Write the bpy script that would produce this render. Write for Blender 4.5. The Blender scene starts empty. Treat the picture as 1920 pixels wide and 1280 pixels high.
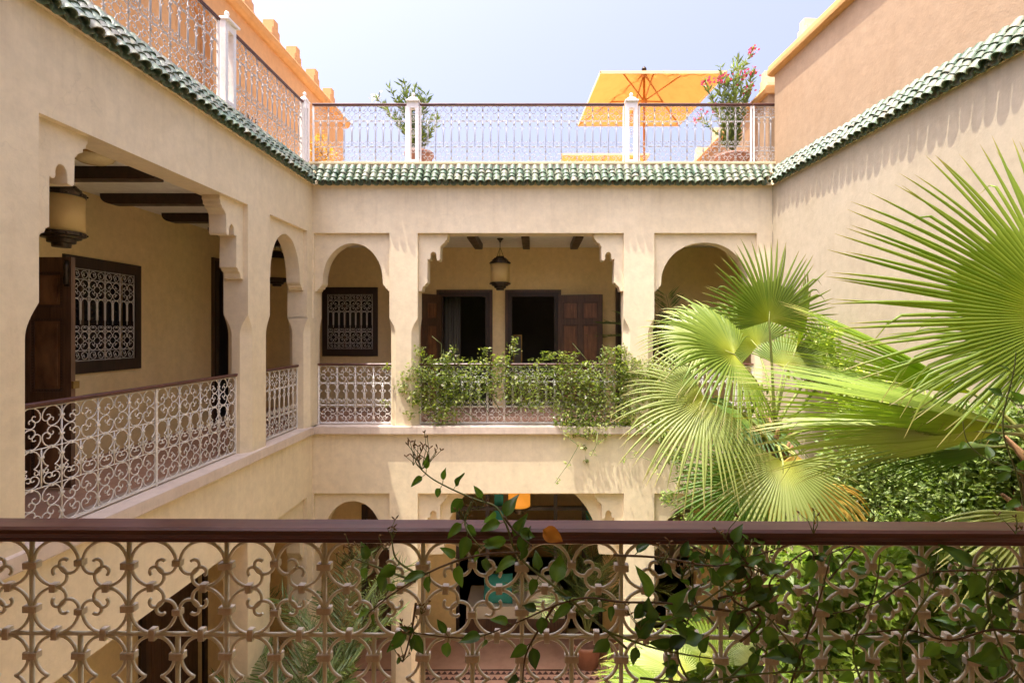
import bpy, bmesh, math, random
import numpy as np
from mathutils import Vector, Matrix, Quaternion
from mathutils.geometry import tessellate_polygon

rnd = random.Random(7)
R = math.radians
scene = bpy.context.scene
COL = scene.collection

# ------------------------------------------------------------------ camera
EYE = 1.5
cam_d = bpy.data.cameras.new('camera')
cam = bpy.data.objects.new('camera', cam_d)
COL.objects.link(cam)
cam.location = (0, 0, EYE)
cam.rotation_euler = (R(90), 0, 0)
cam_d.sensor_width = 36
cam_d.lens = 18.0
cam_d.shift_x = -42 / 1920
cam_d.shift_y = -20 / 1920
cam_d.clip_start = 0.05
cam_d.clip_end = 4000
scene.camera = cam

# ------------------------------------------------------------------ sky, sun, exposure
SUN = Vector((-0.235, -0.14, 1.0)).normalized()
world = bpy.data.worlds.new('World')
scene.world = world
world.use_nodes = True
wn = world.node_tree
for n in list(wn.nodes):
    wn.nodes.remove(n)
sky = wn.nodes.new('ShaderNodeTexSky')
sky.sky_type = 'NISHITA'
sky.sun_disc = False
sky.sun_elevation = math.asin(SUN.z)
sky.sun_rotation = math.atan2(SUN.x, SUN.y)
sky.air_density = 1.0
sky.dust_density = 10.0
sky.ozone_density = 10.0
bg = wn.nodes.new('ShaderNodeBackground')
bg.inputs['Strength'].default_value = 0.15
wo = wn.nodes.new('ShaderNodeOutputWorld')
# hazy summer sky: part of its colour washed out to white
bw = wn.nodes.new('ShaderNodeRGBToBW')
wn.links.new(sky.outputs[0], bw.inputs[0])
hz = wn.nodes.new('ShaderNodeMix'); hz.data_type = 'RGBA'
hz.inputs['Factor'].default_value = 0.45
wn.links.new(sky.outputs[0], hz.inputs['A']); wn.links.new(bw.outputs[0], hz.inputs['B'])
wb = wn.nodes.new('ShaderNodeMix'); wb.data_type = 'RGBA'; wb.blend_type = 'MULTIPLY'; wb.inputs['Factor'].default_value = 1.0
wb.inputs['B'].default_value = (0.97, 0.885, 0.93, 1)
wn.links.new(hz.outputs['Result'], wb.inputs['A'])
wn.links.new(wb.outputs['Result'], bg.inputs['Color'])
wn.links.new(bg.outputs[0], wo.inputs['Surface'])

sun_d = bpy.data.lights.new('sun', 'SUN')
sun_d.energy = 2.0
sun_d.angle = R(0.5)
sun_d.color = (1.0, 0.93, 0.80)
sun = bpy.data.objects.new('sun', sun_d)
COL.objects.link(sun)
sun.location = (-4, -3, 20)
sun.rotation_euler = (-SUN).to_track_quat('-Z', 'Y').to_euler()

vs = scene.view_settings
vs.view_transform = 'Standard'
vs.look = 'None'
vs.gamma = 1.0
vs.use_curve_mapping = False
vs.exposure = 2.02
scene.render.engine = 'CYCLES'
scene.cycles.max_bounces = 7
scene.cycles.diffuse_bounces = 6
scene.cycles.transparent_max_bounces = 8
scene.cycles.use_denoising = True
scene.cycles.sample_clamp_indirect = 6

# ------------------------------------------------------------------ materials
def new_mat(name):
    m = bpy.data.materials.new(name)
    m.use_nodes = True
    nt = m.node_tree
    for n in list(nt.nodes):
        nt.nodes.remove(n)
    out = nt.nodes.new('ShaderNodeOutputMaterial')
    b = nt.nodes.new('ShaderNodeBsdfPrincipled')
    nt.links.new(b.outputs[0], out.inputs['Surface'])
    return m, nt, b, out

def nnode(nt, t, **kw):
    n = nt.nodes.new(t)
    for k, v in kw.items():
        if k in n.inputs:
            n.inputs[k].default_value = v
        else:
            setattr(n, k, v)
    return n

def mix(nt, a, b, fac, blend='MIX'):
    n = nt.nodes.new('ShaderNodeMix')
    n.data_type = 'RGBA'
    n.blend_type = blend
    for sock, v in ((n.inputs['Factor'], fac), (n.inputs['A'], a), (n.inputs['B'], b)):
        if isinstance(v, bpy.types.NodeSocket):
            nt.links.new(v, sock)
        elif isinstance(v, (int, float)):
            sock.default_value = v
        else:
            sock.default_value = (*v, 1) if len(v) == 3 else v
    return n.outputs['Result']

def ramp(nt, src, lo, hi, a=(0, 0, 0), b=(1, 1, 1)):
    n = nt.nodes.new('ShaderNodeValToRGB')
    n.color_ramp.elements[0].position = lo
    n.color_ramp.elements[1].position = hi
    n.color_ramp.elements[0].color = (*a, 1)
    n.color_ramp.elements[1].color = (*b, 1)
    nt.links.new(src, n.inputs[0])
    return n.outputs[0]

def coords(nt, scale=(1, 1, 1)):
    tc = nt.nodes.new('ShaderNodeTexCoord')
    mp = nt.nodes.new('ShaderNodeMapping')
    mp.inputs['Scale'].default_value = scale
    nt.links.new(tc.outputs['Object'], mp.inputs[0])
    return mp.outputs[0]

def noise(nt, scale, detail=4, rough=0.6, sc=(1, 1, 1)):
    n = nnode(nt, 'ShaderNodeTexNoise', Scale=scale, Detail=detail, Roughness=rough)
    nt.links.new(coords(nt, sc), n.inputs['Vector'])
    return n.outputs['Fac']

def plaster(name, c, c2, stain, bump=0.25, rough=0.75, stainamt=0.5, grain=60, bevel=0.014):
    m, nt, b, out = new_mat(name)
    f1 = ramp(nt, noise(nt, 1.1, 6, 0.65), 0.32, 0.72)
    col = mix(nt, c, c2, f1)
    f2 = ramp(nt, noise(nt, 2.2, 5, 0.7, (2.6, 2.6, 0.28)), 0.52, 0.8)
    mf = nt.nodes.new('ShaderNodeMath'); mf.operation = 'MULTIPLY'; mf.inputs[1].default_value = stainamt
    nt.links.new(f2, mf.inputs[0])
    col = mix(nt, col, stain, mf.outputs[0])
    f3 = ramp(nt, noise(nt, 9, 6, 0.7), 0.35, 0.7, (0.9, 0.9, 0.9), (1.04, 1.04, 1.04))
    col = mix(nt, col, f3, 1.0, 'MULTIPLY')
    # hairline patches
    f4 = ramp(nt, noise(nt, 0.6, 3, 0.5), 0.55, 0.6, (1, 1, 1), (0.95, 0.945, 0.93))
    col = mix(nt, col, f4, 0.8, 'MULTIPLY')
    sep = nt.nodes.new('ShaderNodeSeparateXYZ'); nt.links.new(coords(nt), sep.inputs[0])
    drip = ramp(nt, noise(nt, 1.0, 4, 0.7, (11, 11, 0.5)), 0.5, 0.72)
    for za, zb in ((2.95, 3.8), (-0.75, -0.1)):
        mr = nt.nodes.new('ShaderNodeMapRange'); mr.inputs[1].default_value = za; mr.inputs[2].default_value = zb
        nt.links.new(sep.outputs['Z'], mr.inputs[0])
        lt = nt.nodes.new('ShaderNodeMath'); lt.operation = 'LESS_THAN'; lt.inputs[1].default_value = zb + .06; nt.links.new(sep.outputs['Z'], lt.inputs[0])
        q1 = nt.nodes.new('ShaderNodeMath'); q1.operation = 'MULTIPLY'; nt.links.new(mr.outputs[0], q1.inputs[0]); nt.links.new(drip, q1.inputs[1])
        q2 = nt.nodes.new('ShaderNodeMath'); q2.operation = 'MULTIPLY'; nt.links.new(q1.outputs[0], q2.inputs[0]); nt.links.new(lt.outputs[0], q2.inputs[1])
        q3 = nt.nodes.new('ShaderNodeMath'); q3.operation = 'MULTIPLY'; q3.inputs[1].default_value = .28; nt.links.new(q2.outputs[0], q3.inputs[0])
        col = mix(nt, col, tuple(v * .62 for v in stain), q3.outputs[0])
    nz = nnode(nt, 'ShaderNodeTexNoise', Scale=2.5, Detail=4.0)
    cc = coords(nt)
    nt.links.new(cc, nz.inputs['Vector'])
    vm = nt.nodes.new('ShaderNodeVectorMath'); vm.operation = 'MULTIPLY_ADD'; vm.inputs[1].default_value = (.5, .5, .5)
    nt.links.new(nz.outputs['Color'], vm.inputs[0]); nt.links.new(cc, vm.inputs[2])
    vo = nnode(nt, 'ShaderNodeTexVoronoi', feature='DISTANCE_TO_EDGE', Scale=0.75)
    nt.links.new(vm.outputs[0], vo.inputs['Vector'])
    crk = ramp(nt, vo.outputs['Distance'], 0.0005, 0.004, (1, 1, 1), (0, 0, 0))
    msk = ramp(nt, noise(nt, 0.9, 2, 0.5), 0.52, 0.62)
    mm = nt.nodes.new('ShaderNodeMath'); mm.operation = 'MULTIPLY'; nt.links.new(crk, mm.inputs[0]); nt.links.new(msk, mm.inputs[1])
    m2 = nt.nodes.new('ShaderNodeMath'); m2.operation = 'MULTIPLY'; m2.inputs[1].default_value = 0.14; nt.links.new(mm.outputs[0], m2.inputs[0])
    col = mix(nt, col, tuple(v * .45 for v in stain), m2.outputs[0])
    nt.links.new(col, b.inputs['Base Color'])
    b.inputs['Roughness'].default_value = rough
    b.inputs['Specular IOR Level'].default_value = 0.25
    bp = nnode(nt, 'ShaderNodeBump', Strength=bump, Distance=0.012)
    a1 = noise(nt, 7, 5, 0.6)
    a2 = noise(nt, grain, 3, 0.7)
    ad = nt.nodes.new('ShaderNodeMath'); ad.operation = 'MULTIPLY_ADD'; ad.inputs[1].default_value = 0.35
    nt.links.new(a2, ad.inputs[0]); nt.links.new(a1, ad.inputs[2])
    nt.links.new(ad.outputs[0], bp.inputs['Height'])
    if bevel:
        bv = nt.nodes.new('ShaderNodeBevel'); bv.samples = 2; bv.inputs['Radius'].default_value = bevel
        nt.links.new(bv.outputs[0], bp.inputs['Normal'])
    nt.links.new(bp.outputs[0], b.inputs['Normal'])
    return m

def wood(name, dark, light, scale=(30, 30, 2.2), rough=0.4, coat=0.15, bump=0.15):
    m, nt, b, out = new_mat(name)
    f = ramp(nt, noise(nt, 1.0, 6, 0.65, scale), 0.3, 0.72)
    col = mix(nt, dark, light, f)
    f2 = ramp(nt, noise(nt, 3.0, 4, 0.6), 0.4, 0.7, (0.75, 0.75, 0.75), (1.1, 1.1, 1.1))
    col = mix(nt, col, f2, 1.0, 'MULTIPLY')
    nt.links.new(col, b.inputs['Base Color'])
    rr = ramp(nt, noise(nt, 6, 4, 0.6), 0.3, 0.7, (rough - .1,) * 3, (rough + .15,) * 3)
    nt.links.new(rr, b.inputs['Roughness'])
    b.inputs['Coat Weight'].default_value = coat
    b.inputs['Coat Roughness'].default_value = 0.3
    bp = nnode(nt, 'ShaderNodeBump', Strength=bump, Distance=0.004)
    nt.links.new(noise(nt, 1.0, 6, 0.65, scale), bp.inputs['Height'])
    nt.links.new(bp.outputs[0], b.inputs['Normal'])
    return m

def paint(name, c, c2=None, rough=0.45, metal=0.0, spec=0.4, nscale=25, lo=0.45, hi=0.75, emit=None, trans=None):
    m, nt, b, out = new_mat(name)
    if c2 is None:
        c2 = tuple(v * 0.8 for v in c)
    f = ramp(nt, noise(nt, nscale, 5, 0.65), lo, hi)
    col = mix(nt, c, c2, f)
    nt.links.new(col, b.inputs['Base Color'])
    b.inputs['Roughness'].default_value = rough
    b.inputs['Metallic'].default_value = metal
    b.inputs['Specular IOR Level'].default_value = spec
    bp = nnode(nt, 'ShaderNodeBump', Strength=0.15, Distance=0.003)
    nt.links.new(noise(nt, nscale * 2, 4, 0.6), bp.inputs['Height'])
    nt.links.new(bp.outputs[0], b.inputs['Normal'])
    if emit:
        b.inputs['Emission Color'].default_value = (*emit[0], 1)
        b.inputs['Emission Strength'].default_value = emit[1]
    if trans:
        t = nt.nodes.new('ShaderNodeBsdfTranslucent')
        nt.links.new(col, t.inputs[0])
        ms = nt.nodes.new('ShaderNodeMixShader'); ms.inputs[0].default_value = trans
        nt.links.new(b.outputs[0], ms.inputs[1]); nt.links.new(t.outputs[0], ms.inputs[2])
        nt.links.new(ms.outputs[0], out.inputs['Surface'])
    return m

def leaf_mat(name, c, c2, tip=None, hub=None, trans=0.35, rough=0.42, tcol=None, hue=0.12):
    """leaf: reflecting plus light passing through; 'along' runs 0 at the base to 1 at the tip"""
    m, nt, b, out = new_mat(name)
    oi = nt.nodes.new('ShaderNodeObjectInfo')
    at = nnode(nt, 'ShaderNodeAttribute', attribute_name='vary')
    col = mix(nt, c, c2, at.outputs['Fac'])
    al = nnode(nt, 'ShaderNodeAttribute', attribute_name='along')
    if hub:
        col = mix(nt, col, hub, ramp(nt, al.outputs['Fac'], 0.02, 0.3, (1, 1, 1), (0, 0, 0)))
    if tip:
        col = mix(nt, col, tip, ramp(nt, al.outputs['Fac'], 0.85, 1.0))
    hs = nt.nodes.new('ShaderNodeHueSaturation')
    mr = nt.nodes.new('ShaderNodeMapRange')
    mr.inputs[3].default_value = 1 - hue * 2; mr.inputs[4].default_value = 1 + hue * 2
    nt.links.new(oi.outputs['Random'], mr.inputs[0]); nt.links.new(mr.outputs[0], hs.inputs['Value'])
    nt.links.new(col, hs.inputs['Color'])
    col = hs.outputs[0]
    nt.links.new(col, b.inputs['Base Color'])
    b.inputs['Roughness'].default_value = rough
    b.inputs['Specular IOR Level'].default_value = 0.4
    t = nt.nodes.new('ShaderNodeBsdfTranslucent')
    tc = mix(nt, col, tcol or (1.5, 1.7, 0.5), 1.0, 'MULTIPLY')
    nt.links.new(tc, t.inputs[0])
    ms = nt.nodes.new('ShaderNodeMixShader'); ms.inputs[0].default_value = trans
    nt.links.new(b.outputs[0], ms.inputs[1]); nt.links.new(t.outputs[0], ms.inputs[2])
    nt.links.new(ms.outputs[0], out.inputs['Surface'])
    return m

M = {}
M['wall'] = plaster('beige_lime_plaster', (0.775, 0.65, 0.44), (0.81, 0.695, 0.485), (0.69, 0.55, 0.365), bevel=0)
M['trim'] = plaster('beige_trim_plaster', (0.775, 0.65, 0.44), (0.81, 0.695, 0.485), (0.69, 0.55, 0.365), bevel=0.014)
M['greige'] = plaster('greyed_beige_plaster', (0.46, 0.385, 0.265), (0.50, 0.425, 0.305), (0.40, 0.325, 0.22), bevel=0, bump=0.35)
M['gallery'] = plaster('ochre_gallery_plaster', (0.82, 0.64, 0.33), (0.85, 0.68, 0.38), (0.76, 0.57, 0.27), bump=0.15, bevel=0)
M['ledge'] = plaster('rosy_ledge_plaster', (0.64, 0.52, 0.42), (0.72, 0.61, 0.50), (0.5, 0.38, 0.30), bump=0.2, bevel=0.02)
M['apricot'] = plaster('apricot_roof_plaster', (0.41, 0.28, 0.165), (0.45, 0.32, 0.20), (0.37, 0.245, 0.14), bump=0.5, grain=40)
M['orange'] = plaster('orange_roof_plaster', (0.60, 0.335, 0.14), (0.64, 0.375, 0.17), (0.56, 0.30, 0.12), bump=0.35)
M['coping'] = plaster('orange_coping_plaster', (0.56, 0.30, 0.105), (0.6, 0.34, 0.13), (0.52, 0.27, 0.09), bump=0.3, bevel=0.03)
M['merlon'] = plaster('pale_merlon_plaster', (0.76, 0.62, 0.36), (0.78, 0.66, 0.42), (0.7, 0.55, 0.3), bump=0.3)
M['ceiling'] = plaster('white_ceiling_plaster', (0.78, 0.77, 0.68), (0.8, 0.79, 0.72), (0.66, 0.64, 0.56), bump=0.1)
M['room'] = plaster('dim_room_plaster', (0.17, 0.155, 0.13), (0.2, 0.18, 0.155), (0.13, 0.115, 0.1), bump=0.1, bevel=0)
M['beam'] = wood('dark_beam_wood', (0.022, 0.009, 0.005), (0.06, 0.026, 0.014), (18, 18, 18), 0.5)
M['door'] = wood('dark_walnut_door', (0.055, 0.027, 0.014), (0.15, 0.076, 0.04), (40, 40, 3), 0.42)
M['panel'] = wood('worn_red_panel_wood', (0.11, 0.042, 0.02), (0.31, 0.14, 0.06), (26, 26, 2.5), 0.38)
M['frame'] = wood('window_frame_wood', (0.018, 0.008, 0.005), (0.05, 0.024, 0.013), (40, 40, 4), 0.45)
M['rail'] = wood('mahogany_handrail', (0.06, 0.015, 0.009), (0.15, 0.045, 0.028), (2.5, 40, 40), 0.4, coat=0.2, bump=0.05)
M['iron'] = paint('white_painted_iron', (0.76, 0.72, 0.64), (0.66, 0.6, 0.5), 0.42)
M['ironw'] = paint('bright_white_iron', (0.82, 0.80, 0.76), (0.74, 0.7, 0.64), 0.4)
M['roofiron'] = paint('backlit_grey_iron', (0.42, 0.41, 0.40), (0.34, 0.32, 0.29), 0.5)  # white iron greyed in its colour to look backlit against the sky
M['nearwhite'] = paint('cream_painted_iron', (0.72, 0.68, 0.53), (0.58, 0.53, 0.40), 0.38, nscale=30)
M['collar'] = paint('cream_collar_paint', (0.60, 0.52, 0.40), (0.42, 0.31, 0.20), 0.45, nscale=60, lo=0.5, hi=0.85)
M['brass'] = paint('dark_bronze', (0.05, 0.038, 0.026), (0.10, 0.07, 0.04), 0.35, metal=0.7)
M['goldmetal'] = paint('worn_brass', (0.45, 0.29, 0.10), (0.3, 0.18, 0.06), 0.35, metal=0.8)
M['shade'] = paint('parchment_shade', (0.88, 0.68, 0.30), (0.84, 0.62, 0.26), 0.6, nscale=8, trans=0.4)
M['shade2'] = paint('amber_lamp_shade', (0.6, 0.25, 0.03), (0.55, 0.22, 0.03), 0.6, emit=((1.0, 0.36, 0.04), 0.16))
M['glassdish'] = paint('cream_glass_dish', (0.72, 0.60, 0.34), (0.66, 0.54, 0.3), 0.2)
M['canvas'] = paint('orange_canvas', (0.47, 0.215, 0.045), (0.41, 0.18, 0.036), 0.85, nscale=5, trans=0.42)
M['canvasedge'] = paint('pale_canvas_hem', (0.88, 0.66, 0.36), (0.82, 0.6, 0.3), 0.8, nscale=6)  # pale colour stands in for sun on the front valance
M['ribwood'] = paint('honey_rib_wood', (0.5, 0.2, 0.04), (0.42, 0.16, 0.03), 0.5, nscale=14)
M['clay'] = paint('terracotta_pot', (0.30, 0.15, 0.095), (0.24, 0.115, 0.075), 0.7, nscale=9)
M['soil'] = paint('dark_soil', (0.05, 0.035, 0.022), (0.09, 0.06, 0.04), 0.95, nscale=40)
M['terrafloor'] = paint('terracotta_floor', (0.50, 0.29, 0.19), (0.42, 0.23, 0.15), 0.45, nscale=6)
M['court'] = paint('bejmat_court_floor', (0.56, 0.43, 0.32), (0.47, 0.34, 0.25), 0.5, nscale=7)
M['darktile'] = paint('dark_inlay_tile', (0.07, 0.03, 0.022), (0.1, 0.045, 0.03), 0.35)
M['ground'] = paint('dry_earth', (0.35, 0.22, 0.14), (0.28, 0.18, 0.12), 0.9, nscale=0.2)
M['teal'] = paint('teal_fabric', (0.045, 0.30, 0.27), (0.03, 0.22, 0.2), 0.85, nscale=70)
M['linen'] = paint('linen_fabric', (0.68, 0.62, 0.52), (0.6, 0.53, 0.43), 0.9, nscale=60)
M['dimcloth'] = paint('grey_curtain_cloth', (0.2, 0.185, 0.16), (0.16, 0.145, 0.125), 0.9, nscale=30)
M['carved'] = wood('carved_panel_wood', (0.12, 0.05, 0.02), (0.42, 0.22, 0.10), (9, 9, 3), 0.45)
M['doorlight'] = wood('lightened_door_wood', (0.085, 0.042, 0.02), (0.22, 0.115, 0.06), (40, 40, 3), 0.45)  # lightened, like the carved panels, to offset the shade on this leaf
M['glass'] = paint('dark_window_glass', (0.02, 0.02, 0.022), (0.03, 0.028, 0.028), 0.08, spec=0.6)
M['trunk'] = wood('palm_trunk_fibre', (0.10, 0.055, 0.03), (0.26, 0.16, 0.09), (14, 14, 30), 0.9, coat=0, bump=0.8)
M['boot'] = wood('old_petiole_base', (0.20, 0.09, 0.04), (0.42, 0.24, 0.11), (30, 30, 6), 0.8, coat=0, bump=0.4)
M['stem'] = paint('woody_vine_stem', (0.13, 0.085, 0.045), (0.08, 0.06, 0.03), 0.8, nscale=30)
M['gstem'] = paint('green_vine_stem', (0.15, 0.19, 0.05), (0.11, 0.12, 0.04), 0.6, nscale=20)
M['petiole'] = paint('palm_petiole', (0.22, 0.26, 0.06), (0.27, 0.22, 0.07), 0.5, nscale=10)
M['palm'] = leaf_mat('fan_palm_leaf', (0.125, 0.20, 0.016), (0.25, 0.315, 0.045), tip=(0.36, 0.27, 0.10), hub=(0.38, 0.40, 0.04), trans=0.45, rough=.5)
M['palmpale'] = leaf_mat('pale_fan_palm_leaf', (0.24, 0.29, 0.07), (0.36, 0.40, 0.14), tip=(0.42, 0.34, 0.15), hub=(0.42, 0.42, 0.07), trans=0.35, hue=0.06)
M['palmdark'] = leaf_mat('deep_fan_palm_leaf', (0.075, 0.155, 0.018), (0.125, 0.215, 0.035), tip=(0.25, 0.2, 0.07), hub=(0.22, 0.27, 0.05), trans=0.4)
M['palmdry'] = leaf_mat('dry_fan_palm_leaf', (0.38, 0.21, 0.09), (0.5, 0.31, 0.13), trans=0.25, tcol=(1.2, 1.0, 0.5))
M['palmgold'] = leaf_mat('golden_fan_palm_leaf', (0.52, 0.31, 0.06), (0.6, 0.42, 0.1), trans=0.35, tcol=(1.2, 1.0, 0.4))
M['jasmine'] = leaf_mat('jasmine_leaf', (0.13, 0.20, 0.03), (0.45, 0.48, 0.15), trans=0.45)
M['shrub'] = leaf_mat('shrub_leaf', (0.11, 0.175, 0.04), (0.34, 0.41, 0.13), trans=0.3)
M['bright'] = leaf_mat('bright_garden_leaf', (0.12, 0.20, 0.03), (0.26, 0.33, 0.06), trans=0.4)
M['vine'] = leaf_mat('glossy_vine_leaf', (0.03, 0.08, 0.017), (0.085, 0.16, 0.035), trans=0.32, rough=0.32, hue=0.28)
M['vineyoung'] = leaf_mat('young_vine_leaf', (0.07, 0.15, 0.03), (0.12, 0.21, 0.045), trans=0.4, rough=0.35, hue=0.2)  # lighter green of young leaves, commoner towards the stem tips
M['vinedry'] = leaf_mat('orange_withered_leaf', (0.5, 0.19, 0.03), (0.6, 0.3, 0.06), trans=0.3, tcol=(1.2, 1, .5))
M['oleander'] = leaf_mat('oleander_leaf', (0.10, 0.15, 0.055), (0.2, 0.24, 0.08), trans=0.3)
M['areca'] = leaf_mat('feather_palm_leaf', (0.10, 0.15, 0.05), (0.2, 0.25, 0.09), trans=0.3)
M['petalw'] = paint('white_petal', (0.8, 0.79, 0.68), (0.75, 0.7, 0.5), 0.6, trans=0.3)
M['petalp'] = paint('pink_petal', (0.62, 0.06, 0.14), (0.7, 0.12, 0.2), 0.6, trans=0.3)
M['bud'] = paint('brown_bud', (0.22, 0.13, 0.05), (0.15, 0.12, 0.04), 0.7)

def tile_material():
    m, nt, b, out = new_mat('green_glazed_tile')
    oi = nt.nodes.new('ShaderNodeObjectInfo')
    cr = nt.nodes.new('ShaderNodeValToRGB')
    e = cr.color_ramp.elements
    e[0].position = 0; e[0].color = (0.045, 0.092, 0.05, 1)
    e[1].position = 1; e[1].color = (0.21, 0.21, 0.14, 1)
    for p, c in ((0.3, (0.072, 0.13, 0.07, 1)), (0.55, (0.10, 0.16, 0.088, 1)), (0.8, (0.15, 0.185, 0.11, 1))):
        k = e.new(p); k.color = c
    nt.links.new(oi.outputs['Random'], cr.inputs[0])
    tc = nt.nodes.new('ShaderNodeTexCoord')
    ad = nt.nodes.new('ShaderNodeVectorMath'); ad.operation = 'ADD'
    nt.links.new(tc.outputs['Object'], ad.inputs[0]); nt.links.new(oi.outputs['Location'], ad.inputs[1])
    n1 = nnode(nt, 'ShaderNodeTexNoise', Scale=18.0, Detail=5.0, Roughness=0.7)
    nt.links.new(ad.outputs[0], n1.inputs['Vector'])
    wear = ramp(nt, n1.outputs['Fac'], 0.48, 0.66)
    col = mix(nt, cr.outputs[0], (0.235, 0.21, 0.145), wear)
    n2 = nnode(nt, 'ShaderNodeTexNoise', Scale=60.0, Detail=3.0)
    nt.links.new(ad.outputs[0], n2.inputs['Vector'])
    col = mix(nt, col, ramp(nt, n2.outputs['Fac'], 0.3, 0.7, (0.75,) * 3, (1.1,) * 3), 1.0, 'MULTIPLY')
    nt.links.new(col, b.inputs['Base Color'])
    rr = ramp(nt, n1.outputs['Fac'], 0.5, 0.7, (0.48,) * 3, (0.8,) * 3)
    nt.links.new(rr, b.inputs['Roughness'])
    bp = nnode(nt, 'ShaderNodeBump', Strength=0.2, Distance=0.004)
    nt.links.new(n1.outputs['Fac'], bp.inputs['Height']); nt.links.new(bp.outputs[0], b.inputs['Normal'])
    return m
M['tile'] = tile_material()

# ------------------------------------------------------------------ object helpers
W = {}
def thing(name, label, cat, loc=(0, 0, 0), group=None):
    o = bpy.data.objects.new(name, None)
    COL.objects.link(o)
    o.empty_display_size = 0.1
    o.location = loc
    W[o] = Matrix.Translation(loc)
    o['label'] = label
    o['category'] = cat
    if group:
        o['group'] = group
    return o

def tag(o, label, cat, group=None):
    o['label'] = label; o['category'] = cat
    if group:
        o['group'] = group
    return o

def place(name, mesh, parent=None, mat=None, kind=None):
    """link a mesh; mat is its wanted world matrix"""
    o = bpy.data.objects.new(name, mesh)
    COL.objects.link(o)
    mw = mat if mat is not None else Matrix.Identity(4)
    o.matrix_basis = mw
    W[o] = mw
    if parent is not None:
        o.parent = parent
        o.matrix_parent_inverse = W[parent].inverted()
    if kind:
        o['kind'] = kind
    return o

class MB:
    def __init__(self):
        self.v = []; self.f = []; self.sm = []
    def add(self, vs, fs, smooth=False):
        k = len(self.v)
        self.v.extend([tuple(p) for p in vs])
        self.f.extend([tuple(i + k for i in f) for f in fs])
        self.sm.extend([smooth] * len(fs))
        return self
    def box(self, x0, x1, y0, y1, z0, z1, F=None):
        p = [(x, y, z) for z in (z0, z1) for y in (y0, y1) for x in (x0, x1)]
        if F:
            p = [F(*q) for q in p]
        return self.add(p, [(0, 2, 3, 1), (4, 5, 7, 6), (0, 1, 5, 4), (2, 6, 7, 3), (0, 4, 6, 2), (1, 3, 7, 5)])
    def tube(self, path, r, n=5, closed=False, caps=True, smooth=True):
        P_ = [Vector(p) for p in path]
        k = len(P_)
        rs = r if isinstance(r, (list, tuple)) else [r] * k
        ref = None
        vs = []
        for i in range(k):
            a = P_[i - 1] if (i > 0 or closed) else P_[i]
            b = P_[(i + 1) % k] if (i < k - 1 or closed) else P_[i]
            t = (b - a)
            t = t.normalized() if t.length > 1e-9 else Vector((0, 0, 1))
            if ref is None:
                ref = Vector((0, 1, 0)) if abs(t.y) < 0.9 else Vector((1, 0, 0))
            s = (ref - t * ref.dot(t))
            s = s.normalized() if s.length > 1e-6 else t.orthogonal().normalized()
            ref = s
            u = t.cross(s)
            for j in range(n):
                a_ = 2 * math.pi * (j + 0.5) / n
                vs.append(P_[i] + (s * math.cos(a_) + u * math.sin(a_)) * rs[i])
        fs = []
        for i in range(k if closed else k - 1):
            i2 = (i + 1) % k
            for j in range(n):
                j2 = (j + 1) % n
                fs.append((i * n + j, i * n + j2, i2 * n + j2, i2 * n + j))
        if caps and not closed:
            fs.append(tuple(range(n))[::-1])
            fs.append(tuple((k - 1) * n + j for j in range(n)))
        return self.add(vs, fs, smooth)
    def lathe(self, prof, c=(0, 0, 0), n=20, smooth=True, wob=None):
        vs = []; fs = []
        k = len(prof)
        for i, (r, z) in enumerate(prof):
            for j in range(n):
                a = 2 * math.pi * j / n
                rr = r * (1 + (wob(i, j) if wob else 0))
                vs.append((c[0] + rr * math.cos(a), c[1] + rr * math.sin(a), c[2] + z))
        for i in range(k - 1):
            for j in range(n):
                j2 = (j + 1) % n
                fs.append((i * n + j, i * n + j2, (i + 1) * n + j2, (i + 1) * n + j))
        fs.append(tuple(range(n))[::-1]); fs.append(tuple((k - 1) * n + j for j in range(n)))
        return self.add(vs, fs, smooth)
    def plate(self, F, outer, holes, d0, d1):
        """flat outline (u, z) with holes, given thickness from depth d0 to d1; F maps (u, d, z) to a point"""
        loops = [outer] + list(holes)
        flat = [p for L in loops for p in L]
        tris = tessellate_polygon([[Vector((p[0], p[1], 0)) for p in L] for L in loops])
        n = len(flat)
        vs = [F(p[0], d0, p[1]) for p in flat] + [F(p[0], d1, p[1]) for p in flat]
        fs = [tuple(t) for t in tris] + [tuple(i + n for i in t)[::-1] for t in tris]
        k = 0
        for L in loops:
            m = len(L)
            for i in range(m):
                a, b = k + i, k + (i + 1) % m
                fs.append((a, b, b + n, a + n))
            k += m
        return self.add(vs, fs)
    def ring(self, sections):
        """loft between equally long closed outlines"""
        n = len(sections[0]); vs = [p for s in sections for p in s]; fs = []
        for i in range(len(sections) - 1):
            for j in range(n):
                j2 = (j + 1) % n
                fs.append((i * n + j, i * n + j2, (i + 1) * n + j2, (i + 1) * n + j))
        fs.append(tuple(range(n))[::-1]); fs.append(tuple((len(sections) - 1) * n + j for j in range(n)))
        return self.add(vs, fs)
    def mesh(self, name, mat, fix=True):
        me = bpy.data.meshes.new(name)
        me.from_pydata(self.v, [], self.f)
        if any(self.sm):
            me.polygons.foreach_set('use_smooth', self.sm)
        if fix:
            bm = bmesh.new(); bm.from_mesh(me)
            bmesh.ops.recalc_face_normals(bm, faces=bm.faces)
            bm.to_mesh(me); bm.free()
        me.materials.append(mat)
        me.update()
        return me
    def obj(self, name, mat, parent=None, kind=None, mw=None, fix=True):
        return place(name, self.mesh(name, mat, fix), parent, mw, kind)

def struct(name, mb, mat, parent=None):
    return mb.obj(name, mat, parent, 'structure' if parent is None else None)

def P(px, py, Y):
    """a point at depth Y in the direction (px, py) of the 1920 x 1280 photograph"""
    return Vector(((px - 1002) * Y / 960, Y, EYE - (py - 620) * Y / 960))

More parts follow.
